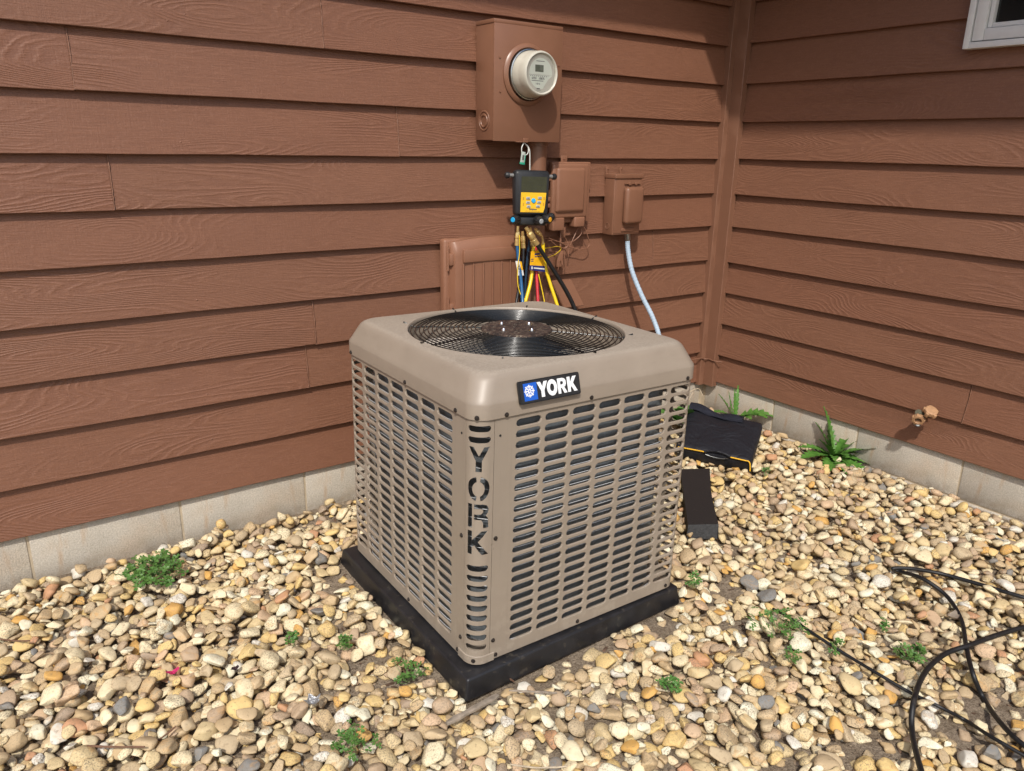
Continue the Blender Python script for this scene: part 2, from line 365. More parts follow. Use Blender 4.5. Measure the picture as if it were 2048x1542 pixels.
# which stones lie on top
topm = np.zeros(nv, bool); app = np.zeros(nv)
for k, (x, y, z, a, b, c, *_r) in enumerate(S):
    i = int((x-X0)/CS); j = int((y-Y0)/CS); i = min(max(i, 0), HX-1); j = min(max(j, 0), HY-1)
    topm[k] = H[i, j] < z+c*1.25+.001
    d = (Vector((x, y, z))-CAMLOC); dd = d.dot(dv); u = d.dot(cr)/dd*F_PX; v = -d.dot(cu)/dd*F_PX
    app[k] = a*b/dd**2 if (topm[k] and abs(u) < 1010 and v < 765 and not (x > -2.2 and y > -.45)) else 0
order = np.argsort(-app); single = order[:300]; rest = np.setdiff1d(np.arange(nv), single)
dist = np.hypot(S[:, 0]-CAMLOC.x, S[:, 1]-CAMLOC.y)
hi = np.array([k for k in rest if topm[k] and dist[k] < 2.7]); lo = np.setdiff1d(rest, hi)
pb = mesh_np('pebble', [place(S[hi], P2, v2, f2, 0), place(S[lo], P1, v1, f1, 0), place(SO, P1, v1, f1, 0)], M_PEB, GROUND); pb['kind'] = 'stuff'
pmesh = []
for k in range(NP):
    me = bpy.data.meshes.new('pebble'); me.from_pydata(P2[k].tolist(), [], f2.tolist()); me.polygons.foreach_set('use_smooth', [True]*len(f2)); me.materials.append(M_PEB1); pmesh.append(me)
for n_, k in enumerate(single):
    x, y, z, a, b, c, yw, ta, tb = S[k]; o = link('pebble', pmesh[n_ % NP], GROUND)
    o.matrix_local = Matrix.Translation((x, y, z)) @ Matrix.Rotation(yw, 4, 'Z') @ Matrix.Rotation(-ta, 4, 'Y') @ Matrix.Rotation(tb, 4, 'X') @ Matrix.Diagonal((a, b, c, 1))
print('stones', nv, len(SO), 'hi', len(hi))
def htop(x, y, r=0.0):
    i = int((x-X0)/CS); j = int((y-Y0)/CS); k = int(r/CS)
    sub = H[max(i-k, 0):i+k+1, max(j-k, 0):j+k+1]; sub = sub[sub < .2]
    return float(sub.max()) if sub.size else 0.0
# bark flakes and dry litter between the stones
bm = B()
for _ in range(5200):
    x = rng.uniform(-4.0, -.02); y = rng.uniform(-2.9, -.02)
    if not inview(x, y, .1) or rng.random() > .16+bare(x, y): continue
    if pad[min(int((x-X0)/CS), HX-1), min(int((y-Y0)/CS), HY-1)]: continue
    z = float(gz(x, y))+rng.uniform(0, .006); l = rng.uniform(.004, .018); w = l*rng.uniform(.12, .5); a = rng.uniform(0, PI); ti = rng.normal()*.35
    c_, s_ = math.cos(a), math.sin(a); P = [(-l, -w), (l, -w*.6), (l*.8, w), (-l*.9, w*.7)]
    lo_ = [bm.verts.new((x+p*c_-q*s_, y+p*s_+q*c_, z+p*ti)) for p, q in P]; up_ = [bm.verts.new((v.co.x, v.co.y, v.co.z+.0014)) for v in lo_]
    bm.faces.new(up_)
    for i in range(4): bm.faces.new((lo_[i], lo_[(i+1) % 4], up_[(i+1) % 4], up_[i]))
M_BARK = simple('bark_litter', (.115, .068, .042), .9, var=.6, scale=60, bump=.6, bscale=300, bdist=.001)
tag(obj('bark_litter', bm, M_BARK, GROUND), None, kind='stuff')

# ------------------------------------------------------------------ the house
HOUSE = thing('house', 'brown painted house corner with lapped wooden siding above a pale block foundation', 'house')
ZA = [.166, .348, .533, .71, .895, 1.085, 1.266, 1.447, 1.64, 1.829, 2.02, 2.212, 2.40, 2.59]
ZB = [.179, .345, .531, .714, .888, 1.088, 1.264, 1.453, 1.643, 1.835, 2.035, 2.232, 2.42, 2.60]
JA = {9: [-2.321], 8: [-3.16], 7: [-2.02], 6: [-3.092], 5: [], 4: [-.509], 3: [-2.418], 2: [-2.46], 1: [], 0: []}
JB = {1: [-1.474], 8: [-2.2]}
def board(L, z0, z1, lap, g):
    """one bevelled board in wall coordinates: x along, y into the wall (0 = butt face), z up"""
    bm = B(); n = max(4, int(L/.13)); rows = []
    w1, w2 = g.uniform(0, 6), g.uniform(0, 6); amp = g.uniform(.0012, .0035)
    for i in range(n+1):
        x = L*i/n; dy = -amp*math.sin(x*1.7+w1)-.0012*math.sin(x*5+w2); dz = .0012*math.sin(x*3.1+w2)+.0006*math.sin(x*13+w1)
        hgt = z1-z0
        P = [(.026+dy*.2, .006+dz), (.012, .006+dz), (.0075+dy, dz), (dy+.0014, dz-.0004), (dy, .0016+dz), (dy*.5+.0115, hgt*.5), (.0245, hgt), (.0255, hgt+lap), (.0295, hgt+lap)]
        rows.append([bm.verts.new((x, y, z)) for y, z in P])
    for a, b in zip(rows, rows[1:]):
        for k in range(len(a)-1): bm.faces.new((a[k], b[k], b[k+1], a[k+1]))
        bm.faces.new((a[-1], b[-1], b[0], a[0]))
    bm.faces.new(rows[0][::-1]); bm.faces.new(rows[-1]); bmesh.ops.recalc_face_normals(bm, faces=bm.faces); return bm
g = random.Random(3)
def caulk(a, z0, z1, right):
    pts = []; rr = []
    for k in range(19):
        t = k/18; y = -.0004+.0235*t if t > 0 else -.0003; jx = g.uniform(-.0010, .0010); p = (a+jx+.004*math.sin(t*2.2), y, z0+.001+(z1-z0-.002)*t)
        pts.append(p if not right else (p[1], -p[0], p[2])); rr.append(g.uniform(.0010, .0030))
    bm = B(); tube(bm, pts, .002, 6, rr=rr); obj('caulk_bead', bm, M_TRIM, HOUSE, smooth=70)
for i in range(len(ZA)-1):
    ends = sorted([-6.6]+JA.get(i, [])+[-.05])
    for a, b in zip(ends, ends[1:]):
        o = obj('siding_board', board(b-a-.0006, ZA[i], ZA[i+1], .022, g), M_SIDE, HOUSE, smooth=30); o.location = (a, g.uniform(0, .0012), ZA[i])
        if a > -6: caulk(a, ZA[i], ZA[i+1], False)
WY0, WY1, WZ0, WZ1 = -1.196, -2.15, 1.913, 2.55            # window rectangle on the right wall
def strip(a, b, z0, z1, lap=.022):
    o = obj('siding_board', board(b-a-.0016, z0, z1, lap, g), M_SIDE, HOUSE, smooth=30); o.rotation_euler = (0, 0, -PI/2); o.location = (g.uniform(0, .0012), -a, z0)
for i in range(len(ZB)-1):
    z0, z1 = ZB[i], ZB[i+1]; ends = sorted([.08]+[-j for j in JB.get(i, [])]+[4.6])
    for a, b in zip(ends, ends[1:]):
        if a > .2: caulk(a, z0, z1, True)
        if z1 <= WZ0 or z0 >= WZ1: strip(a, b, z0, z1)
        elif z0 > WZ0: strip(a, -WY0+.001, z0, z1); strip(-WY1, b, z0, z1)
        else:                                              # the board notched round the window's lower part
            bm = board(b-a-.0006, z0, z1, .022, g); q0, q1, qz = -WY0-a+.002, -WY1-a-.002, WZ0-z0+.002
            for co, no in (((q0, 0, 0), (1, 0, 0)), ((q1, 0, 0), (1, 0, 0)), ((0, 0, qz), (0, 0, 1))): bmesh.ops.bisect_plane(bm, geom=bm.verts[:]+bm.edges[:]+bm.faces[:], plane_co=co, plane_no=no)
            bmesh.ops.delete(bm, geom=[f for f in bm.faces if q0 < f.calc_center_median().x < q1 and f.calc_center_median().z > qz], context='FACES')
            o = obj('siding_board', bm, M_SIDE, HOUSE, smooth=30); o.rotation_euler = (0, 0, -PI/2); o.location = (.0006, -a, z0)
# inner corner trim boards
def rough_board(x0, x1, y0, y1, z0, z1, seed):
    gg = random.Random(seed); bm = B(); rows = []
    n = 60
    for i in range(n+1):
        z = z0+(z1-z0)*i/n; j = lambda s=.0013: gg.uniform(-s, s)
        rows.append([bm.verts.new(p) for p in ((x0+j(), y0+.002+j(.0006), z), (x0+.003+j(.0008), y0, z), (x1, y0, z), (x1, y1, z), (x0, y1, z))])
    for a, b in zip(rows, rows[1:]):
        for k in range(5): bm.faces.new((a[k], a[(k+1) % 5], b[(k+1) % 5], b[k]))
    bm.faces.new(rows[0][::-1]); bm.faces.new(rows[-1]); bmesh.ops.recalc_face_normals(bm, faces=bm.faces); return bm
obj('corner_trim', rough_board(-.062, .012, -.018, .024, .150, 2.62, 1), M_TRIM, HOUSE, smooth=30)
bm = rough_board(-.088, -.0181, -.027, .012, .152, 2.62, 2)   # drawn along y, then swapped to the other wall
for v in bm.verts: v.co = Vector((v.co.y, v.co.x, v.co.z))
bmesh.ops.recalc_face_normals(bm, faces=bm.faces); obj('corner_trim', bm, M_TRIM, HOUSE, smooth=30)
# wall sheathing behind the boards
bm = B(); box(bm, -6.6, .2, .030, .14, .19, 2.62); obj('wall_sheathing', bm, M_TRIM, HOUSE)
for (y0_, y1_, z0_, z1_) in ((WY0, .029, .19, 2.62), (-4.6, WY1, .19, 2.62), (WY1, WY0, .19, WZ0), (WY1, WY0, WZ1, 2.62)):
    bm = B(); box(bm, .030, .14, y0_, y1_, z0_, z1_); obj('wall_sheathing', bm, M_TRIM, HOUSE)
# foundation blocks with recessed joints
def block(L, h):
    bm = B(); box(bm, 0, L, 0, .09, 0, h, .003, 2); return bm
xj = [-6.4, -5.9, -5.42, -4.5, -4.02, -3.506, -2.997, -2.496, -2.0, -1.5, -1.0, -.5, .0]
for a, b in zip(xj, xj[1:]):
    o = obj('foundation_block', block(b-a-.009, .22), M_CONC, HOUSE, smooth=40); o.location = (a+.0045, .021, -.035)
    o = obj('foundation_block', block(b-a-.009, .19), M_CONC, HOUSE, smooth=40); o.location = (a+.0045-.24, .021, -.234)
yj = [.0, -.49, -.993, -1.505, -2.0, -2.5, -3.0, -3.5, -4.0, -4.5]
for a, b in zip(yj, yj[1:]):
    o = obj('foundation_block', block(a-b-.009, .207), M_CONC, HOUSE, smooth=40); o.rotation_euler = (0, 0, -PI/2); o.location = (.021, a-.0045, -.010)
    o = obj('foundation_block', block(a-b-.009, .19), M_CONC, HOUSE, smooth=40); o.rotation_euler = (0, 0, -PI/2); o.location = (.012, a-.0045-.2, -.209)
bm = B(); box(bm, -6.4, .1, .0245, .1, -.2, .188); obj('mortar_joint', bm, M_MORT, HOUSE)
bm = B(); box(bm, .0245, .1, -4.5, .0245, -.2, .192); obj('mortar_joint', bm, M_MORT, HOUSE)
# window
M_VINYL = simple('white_vinyl', (.72, .72, .70), .35, var=.03, bump=.1)
M_GLASS = NT('window_glass'); M_GLASS = M_GLASS.out((.012, .014, .014), .04, None, 0, .6)
M_BLIND = simple('window_blind', (.16, .17, .17), .6)
def frame(bm, y0, y1, z0, z1, w, x0, x1, bev=.002):
    box(bm, x0, x1, y0-w, y0, z0, z1, bev); box(bm, x0, x1, y1, y1+w, z0, z1, bev)
    box(bm, x0+.0005, x1, y1+w, y0-w, z0, z0+w, bev); box(bm, x0+.0005, x1, y1+w, y0-w, z1-w, z1, bev)
WIN = link('window', None, HOUSE); WIN.location = (0, (WY0+WY1)/2, WZ0)
bm = B(); frame(bm, WY0, WY1, WZ0, WZ1, .024, -.036, .03); obj('frame', bm, M_VINYL, WIN, True, 40)
bm = B(); frame(bm, WY0-.028, WY1+.028, WZ0+.028, WZ1-.028, .045, -.030, .03, .004); obj('sash', bm, M_VINYL, WIN, True, 40)
bm = B(); frame(bm, WY0-.075, WY1+.075, WZ0+.075, WZ1-.075, .018, -.018, .03, .004); obj('glazing_bead', bm, M_VINYL, WIN, True, 40)
bm = B(); box(bm, .004, .010, WY1+.094, WY0-.094, WZ0+.094, WZ1-.094); obj('pane', bm, M_GLASS, WIN, True)
bm = B(); box(bm, .0305, .035, WY1+.02, WY0-.02, WZ0+.02, WZ1-.02); obj('backing', bm, M_BLIND, WIN, True)
# eaves: soffit, fascia and roof over both walls (above the frame, they shade the top of the walls)
EZ = 2.64; EA, EB = .38, .575
bm = B(); box(bm, -6.6, .3, -EA, .1, EZ, EZ+.02); box(bm, -EB, .3, -4.7, -EA, EZ, EZ+.02); obj('soffit', bm, M_TRIM, HOUSE)
bm = B(); box(bm, -6.6, -EB-.02, -EA-.02, -EA, EZ-.01, EZ+.16); box(bm, -EB-.02, -EB, -4.7, -EA, EZ-.01, EZ+.16); obj('fascia', bm, M_TRIM, HOUSE)
M_ROOF = simple('roof_shingle', (.09, .08, .075), .9, var=.3, scale=12, bump=.8, bscale=90, bdist=.003)
bm = B(); box(bm, -6.6, 3, -EA-.03, 3, EZ+.16, EZ+.19); box(bm, -EB-.03, 3, -4.7, -EA-.03, EZ+.16, EZ+.19); obj('roof', bm, M_ROOF, HOUSE)
# ------------------------------------------------------------------ the condensing unit (frame: origin at the front bottom corner of the cabinet)
UW, UH = .852, .767
ex = Vector((.9998, -.0141, -.0110)).normalized(); ey = Vector((.0142, .9999, .0020)); ey = (ey-ex*ex.dot(ey)).normalized(); ez = ex.cross(ey)
def taupe():
    t = NT('taupe_enamel'); o = t.tc.outputs['Object']; n = t.noise(o, 4, 4, .6); sp = t.n('ShaderNodeSeparateXYZ'); t.l(o, sp.inputs[0])
    c = t.mix(t.rng(n, .3, .7), (.275, .228, .179), (.305, .254, .200))
    low = t.rng(sp.outputs[2], .02, .30, .75, .06); spl = t.rng(t.noise(o, 24, 4, .65), .50, .60); c = t.mix(t.math('MULTIPLY', low, t.math('MULTIPLY', spl, .55)), c, (.37, .315, .25))
    st = t.rng(t.noise(t.map(o, (70, 70, 3)), 1.0, 3, .65), .55, .75, 0, .35); c = t.mix(st, c, (.22, .18, .14))
    return t.out(c, t.rng(t.noise(o, 12, 3, .6), .3, .7, .27, .42), t.bump(t.noise(o, 6, 2, .5), .10, .006, t.bump(t.noise(o, 420, 2, .5), .12, .0003)), spec=.45)
M_TAUPE = taupe()
def taupe_top():
    t = NT('taupe_enamel_dusty'); o = t.tc.outputs['Object']
    n = t.noise(o, 7, 4, .6); f = t.noise(o, 130, 4, .75); st = t.noise(t.map(o, (60, 200, 60)), 1.0, 3, .7)
    c = t.mix(t.rng(n, .3, .7), (.275, .227, .178), (.302, .250, .197))
    g = t.n('ShaderNodeNewGeometry'); sp = t.n('ShaderNodeSeparateXYZ'); t.l(g.outputs['Normal'], sp.inputs[0]); up = t.rng(sp.outputs[2], .75, .98)
    dust = t.math('MULTIPLY', up, t.rng(f, .38, .66, .15, .8)); c = t.mix(dust, c, (.40, .345, .275)); stn = t.rng(t.noise(t.map(o, (9, 9, 26)), 1.2, 4, .7), .52, .72, 0, .3); c = t.mix(stn, c, (.22, .18, .14))
    spk = t.math('MULTIPLY', up, t.rng(t.vor(o, 75), .0, .11, .5, 0)); c = t.mix(spk, c, (.20, .15, .10))
    return t.out(c, t.math('ADD', t.math('MULTIPLY', up, .16), .42), t.bump(f, .12, .0004), spec=.5)
M_TOP = taupe_top()
M_SCREW = simple('screw_steel', (.07, .06, .055), .45, .8, bump=.4)
M_BLACKW = simple('black_coated_wire', (.010, .011, .011), .20, 0, bump=0, spec=.7)
M_DARK = simple('black_interior', (.012, .012, .012), .7)
AC = link('air_conditioner', None); AC.empty_display_size = .1
m_ = Matrix((ex, ey, ez)).transposed().to_4x4(); m_.translation = Vector((-2.505, -1.312, .030)); AC.rotation_euler = m_.to_euler(); AC.location = m_.translation
tag(AC, 'large taupe outdoor air conditioner with slotted sides and a round fan grille on top', 'air conditioner')
RC = .045; S0 = .0615
def path_(u, off=0.0, s0=S0):
    """distance along the cabinet from the front post: right face, right corner, back face"""
    a = UW-RC-s0; b = a+RC*PI/2
    if u <= a: return s0+u, off
    if u <= b:
        t = (u-a)/RC; r = RC-off; return UW-RC+r*math.sin(t), RC-r*math.cos(t)
    return UW-off, RC+(u-b)
def slot_contour(w, h, k=5):
    r = h/2; L = w/2-r; P = []
    for i in range(k+1): P.append((-L+2*L*i/k, -r))
    for i in range(1, 4): a = -PI/2+PI*i/4; P.append((L+r*math.cos(a), r*math.sin(a)))
    for i in range(k+1): P.append((L-2*L*i/k, r))
    for i in range(1, 4): a = PI/2+PI*i/4; P.append((-L+r*math.cos(a), r*math.sin(a)))
    return P
def outer_contour(w, h, W_, H_, k=5):
    r = h/2; L = w/2-r; P = []
    for i in range(k+1): P.append((-L+2*L*i/k, -H_/2))
    P += [(W_/2, -H_/2), (W_/2, 0), (W_/2, H_/2)]
    for i in range(k+1): P.append((L-2*L*i/k, H_/2))
    P += [(-W_/2, H_/2), (-W_/2, 0), (-W_/2, -H_/2)]
    return P
ROWS = [.0505+.0328*i for i in range(22)]; COLS = [.1145+.1005*i for i in range(14)]
def side_panel(mirror):
    s0 = .0505 if mirror else S0; path = lambda u, off=0.0: path_(u, off, s0)
    bm = B(); PU, PZ, SW, SH = .1005, .0328, .0862, .0218
    mp = (lambda x, y, z: (y, x, z)) if mirror else (lambda x, y, z: (x, y, z))
    hole = slot_contour(SW, SH); rim = slot_contour(SW+.003, SH+.003); outc = outer_contour(SW, SH, PU, PZ)
    for uc in COLS:
        for zc in ROWS:
            R_ = []
            for C_, off, use in ((outc, 0, 0), (rim, 0, 0), (hole, .0016, 0), (hole, .0055, 0)):
                R_.append([bm.verts.new(mp(*path(uc+a, off), zc+b)) for a, b in C_])
            for a, b in zip(R_, R_[1:]):
                n = len(a)
                for k in range(n): bm.faces.new((a[k], a[(k+1) % n], b[(k+1) % n], b[k]))
    U = UW-RC-s0+RC*PI/2+(UW-RC-S0); u0 = COLS[0]-PU/2; u1 = COLS[-1]+PU/2
    def grid(ua, ub, za, zb, n):
        n = max(2, n); lo = [bm.verts.new(mp(*path(ua+(ub-ua)*i/n), za)) for i in range(n+1)]; up = [bm.verts.new(mp(*path(ua+(ub-ua)*i/n), zb)) for i in range(n+1)]
        for i in range(n): bm.faces.new((lo[i], lo[i+1], up[i+1], up[i]))
    z0, z1 = ROWS[0]-PZ/2, ROWS[-1]+PZ/2
    grid(0, u0, 0, UH+.01, 3); grid(u1, U, 0, UH+.01, 3); grid(u0, u1, 0, z0, 120); grid(u0, u1, z1, UH+.01, 120)
    bmesh.ops.remove_doubles(bm, verts=bm.verts, dist=2e-5)
    # folded seam edges
    for uu, sg in ((0, 1), (U, -1)):
        a = [bm.verts.new(mp(*path(uu, 0), z)) for z in (0, UH)]; b = [bm.verts.new(mp(*path(uu, .012), z)) for z in (0, UH)]; bm.faces.new((a[0], a[1], b[1], b[0]))
    if mirror: bmesh.ops.reverse_faces(bm, faces=bm.faces[:])
    return bm
obj('side_panel', side_panel(False), M_TAUPE, AC, smooth=32); obj('side_panel', side_panel(True), M_TAUPE, AC, smooth=32)
# corner posts
def stadium(cx_, cy_, w, h, n=8):
    r = h/2; L = w/2-r
    return [(cx_+L+r*math.cos(-PI/2+PI*i/n), cy_+r*math.sin(-PI/2+PI*i/n)) for i in range(n+1)] + [(cx_-L+r*math.cos(PI/2+PI*i/n), cy_+r*math.sin(PI/2+PI*i/n)) for i in range(n+1)]
def arc(cx_, cy_, rx, ry, a0, a1, n=14): return [(cx_+rx*math.cos(R(a0+(a1-a0)*i/n)), cy_+ry*math.sin(R(a0+(a1-a0)*i/n))) for i in range(n+1)]
L_Y = [[(0, 1), (.27, 1), (.5, .64), (.73, 1), (1, 1), (.635, .45), (.635, 0), (.365, 0), (.365, .45)]]
L_O = [arc(.5, .5, .52, .52, 101, 259)+arc(.5, .5, .27, .31, 255, 105), arc(.5, .5, .52, .52, 79, -79)+arc(.5, .5, .27, .31, -75, 75)]
L_R = [[(0, 0), (0, 1), (.24, 1), (.24, 0)], [(.33, 1), (.72, 1), (.9, .94), (1, .78), (.97, .62), (.86, .51), (.96, .40), (.98, .25), (1, 0), (.74, 0), (.73, .22), (.66, .34), (.33, .35), (.33, .58), (.64, .59), (.73, .68), (.73, .75), (.65, .80), (.33, .81)]]
L_K = [[(0, 0), (0, 1), (.25, 1), (.25, .62), (.67, 1), (1, 1), (.52, .55), (1.02, 0), (.70, 0), (.34, .40), (.25, .31), (.25, 0)]]
PA0 = .0037; PUW = RC*PI/2+PA0+.0148; pc = PUW/2
def post(letters):
    loops = [[(0, 0), (PUW, 0), (PUW, .772), (0, .772)]]
    if letters:
        for zc in (.7409, .709): loops.append(stadium(pc, zc, .069, .0175))
        for zc in [.0545+.0328*i for i in range(9)]: loops.append(stadium(pc, zc, .069, .0190))
        for Ls, z0, z1 in ((L_Y, .616, .689), (L_O, .5290, .6005), (L_R, .4450, .5190), (L_K, .3610, .4360)):
            for lp in Ls: loops.append([(pc-.0325+.065*x, z0+(z1-z0)*y) for x, y in lp])
    else:
        for zc in [.0545+.0328*i for i in range(21)]: loops.append(stadium(pc, zc, .069, .0190))
    bm = fill(loops)
    for k in range(1, 24):
        bmesh.ops.bisect_plane(bm, geom=bm.verts[:]+bm.edges[:]+bm.faces[:], plane_co=(PUW*k/24, 0, 0), plane_no=(1, 0, 0))
    f0 = bm.faces[:]; r = bmesh.ops.extrude_face_region(bm, geom=f0); vs = [v for v in r['geom'] if isinstance(v, bmesh.types.BMVert)]
    back = set(vs)
    def bend(u, off):
        a = PA0; r_ = RC-off
        if u < a: return off, RC+(a-u)
        if u > a+RC*PI/2: return RC+(u-a-RC*PI/2), off
        t = (u-a)/RC; return RC-r_*math.cos(t), RC-r_*math.sin(t)
    for v in bm.verts:
        z = v.co.y; x, y = bend(v.co.x, .0022 if v in back else 0); v.co = Vector((x, y, z))
    bmesh.ops.recalc_face_normals(bm, faces=bm.faces); return bm
obj('corner_post', post(True), M_TAUPE, AC, smooth=40)
PA0 = .0148; PUW = RC*PI/2+PA0*2; pc = PUW/2
bp = post(False); bp.transform(Matrix.Translation((UW, UW, 0)) @ Matrix.Rotation(PI, 4, 'Z')); obj('corner_post', bp, M_TAUPE, AC, smooth=40)
# seams: narrow dark gap strips beside the post are the recessed inner angle
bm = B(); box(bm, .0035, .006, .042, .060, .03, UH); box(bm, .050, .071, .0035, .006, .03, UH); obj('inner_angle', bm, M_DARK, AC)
def rsq(x0, x1, y0, y1, r, n=8):
    P = []
    for cx_, cy_, a0 in ((x1-r, y1-r, 0), (x0+r, y1-r, 90), (x0+r, y0+r, 180), (x1-r, y0+r, 270)):
        P += [(cx_+r*math.cos(R(a0+90*i/n)), cy_+r*math.sin(R(a0+90*i/n))) for i in range(n+1)]
    return P
# base pan with a folded rim
bm = B(); P = rsq(.002, UW-.002, .002, UW-.002, RC)
def loft(bm, rings, close=False):
    VV = [[bm.verts.new(p) for p in r] for r in rings]
    for a, b in zip(VV, VV[1:]):
        n = len(a)
        for k in range(n): bm.faces.new((a[k], a[(k+1) % n], b[(k+1) % n], b[k]))
    return VV
def rsqi(d, z, r=RC, n=10): return [(x, y, z) for x, y in rsq(d, UW-d, d, UW-d, max(r-d, .004), n)]
VV = loft(bm, [rsqi(.008, -.005), rsqi(.0022, -.003), rsqi(.0022, .020), rsqi(.006, .020)]); bm.faces.new(VV[-1]); bm.faces.new(VV[0][::-1])
bmesh.ops.recalc_face_normals(bm, faces=bm.faces); obj('base_pan', bm, M_TAUPE, AC, smooth=40)
bm = B(); fr_, bk_ = [], []
for i in range(25):
    u = i/24; L_ = .030+RC*PI/2+.030; q = u*L_
    def fp_(q, off):
        r_ = RC-off
        if q < .030: return off, RC+.030-q
        if q > .030+RC*PI/2: return RC+q-.030-RC*PI/2, off
        t = (q-.030)/RC; return RC-r_*math.cos(t), RC-r_*math.sin(t)
    x, y = fp_(q, -.0030); x2, y2 = fp_(q, -.0003); fr_.append([bm.verts.new((x, y, z)) for z in (-.002, .0225)]); bk_.append([bm.verts.new((x2, y2, z)) for z in (-.002, .0245)])
for a, b, c, d in zip(fr_, fr_[1:], bk_, bk_[1:]):
    bm.faces.new((a[0], b[0], b[1], a[1])); bm.faces.new((a[1], b[1], d[1], c[1])); bm.faces.new((a[0], c[0], d[0], b[0]))
for a, c in ((fr_[0], bk_[0]), (fr_[-1], bk_[-1])): bm.faces.new((a[0], a[1], c[1], c[0]))
bmesh.ops.recalc_face_normals(bm, faces=bm.faces); obj('corner_foot', bm, M_TAUPE, AC, smooth=40)
# coil: fins and tubes
def coil_mat():
    t = NT('coil_fins'); o = t.tc.outputs['Object']; uvn = t.tc.outputs['UV']; sp = t.n('ShaderNodeSeparateXYZ'); t.l(uvn, sp.inputs[0]); s2 = t.n('ShaderNodeSeparateXYZ'); t.l(o, s2.inputs[0])
    fin = t.rng(t.math('SINE', t.math('MULTIPLY', sp.outputs[0], 2*PI*420)), -1, 1)
    bl = t.noise(t.map(uvn, (60, 6, 1)), 3.0, 4, .7); rowv = t.rng(t.math('SINE', t.math('MULTIPLY', s2.outputs[2], 2*PI/.0254)), -1, 1)
    c = t.mix(fin, (.09, .105, .118), (.29, .32, .345)); c = t.mix(t.rng(bl, .35, .7, 0, .6), c, (.13, .145, .155)); c = t.mix(t.math('MULTIPLY', rowv, .35), c, (.06, .07, .075))
    return t.out(c, .42, t.bump(fin, .8, .002), 0)
bm = B(); uvl = bm.loops.layers.uv.new('UVMap')
CI = .030
def ccoil(d, r=.15, n=16): return rsq(d, UW-d, d, UW-d, r, n)
cp = ccoil(CI); per = [0]
for a, b in zip(cp, cp[1:]+cp[:1]): per.append(per[-1]+math.dist(a, b))
skip = {len(cp)//4*1+5}
zc0, zc1 = .012, .755
vo = [[bm.verts.new((x, y, z)) for x, y in cp] for z in (zc0, zc1)]; vi = [[bm.verts.new((x, y, z)) for x, y in ccoil(CI+.045, .11)] for z in (zc0, zc1)]
n = len(cp)
for k in range(n):
    for A_, B2, fl in ((vo[0], vo[1], 0), (vi[0], vi[1], 1)):
        f = bm.faces.new((A_[k], A_[(k+1) % n], B2[(k+1) % n], B2[k]) if not fl else (A_[k], B2[k], B2[(k+1) % n], A_[(k+1) % n]))
        for lp in f.loops:
            i = k if lp.vert in (A_[k], B2[k]) else k+1
            lp[uvl].uv = (per[i], lp.vert.co.z)
    for q in (0, 1): bm.faces.new((vo[q][k], vo[q][(k+1) % n], vi[q][(k+1) % n], vi[q][k]))
M_COIL = coil_mat(); obj('coil', bm, M_COIL, AC)
M_TUBE = simple('tube_wire', (.48, .50, .52), .4, 0, bump=0)
bm = B(); P3 = []
cw = ccoil(CI-.019, .16, 10); m4 = len(cw)
for t_ in range(24):
    pts = []
    for k in range(m4+1):
        x, y = cw[k % m4]; pts.append((x, y, .028+.0312*t_+.010*math.sin(2*PI*k/m4*2+1.0)*.5+.012*k/m4))
    tube(bm, pts, .0011, 5, False)
obj('coil_wire', bm, M_TUBE, AC, smooth=60)
# cover
PROF = [(-.0045, -.0008), (-.0062, .0003), (-.0062, .040), (-.0052, .046), (.001, .058), (.0095, .078), (.0185, .098), (.0228, .1065), (.0285, .1130), (.036, .1172), (.044, .1192), (.051, .1198)]
TOPZ = UH+.1200; FC = (UW/2, UW/2); FR = .359
bm = B(); rings = []
for d, t_ in PROF:
    rr_ = RC+.0085+max(0, d)*.30
    q = rsq(d, UW-d, d, UW-d, rr_, 12); qq = []
    for k in range(4):
        qq += q[13*k:13*k+13]; a_, b_ = q[13*k+12], q[(13*k+13) % 52]
        qq += [(a_[0]+(b_[0]-a_[0])*i/30, a_[1]+(b_[1]-a_[1])*i/30) for i in range(1, 30)]
    rings.append([(x, y, UH+t_) for x, y in qq])
VV = loft(bm, rings); last = VV[-1]; n = len(last)
def ringc(r, z, dep=0):
    out_ = []
    for k in range(n):
        v = rings[-1][k]; a = math.atan2(v[1]-FC[1], v[0]-FC[0]); out_.append((a, r, z))
    return out_
NA = 144; circ = lambda r, z: [(FC[0]+r*math.cos(2*PI*k/NA), FC[1]+r*math.sin(2*PI*k/NA), z) for k in range(NA)]
# top sheet between the rounded square and the round opening, gently crowned, with four low tabs for the grille feet
inner = [bm.verts.new((FC[0]+(FR+.0125)*math.cos(2*PI*k/NA), FC[1]+(FR+.0125)*math.sin(2*PI*k/NA), TOPZ+.0004)) for k in range(NA)]
ang = [math.atan2(v.co.y-FC[1], v.co.x-FC[0]) % (2*PI) for v in last]
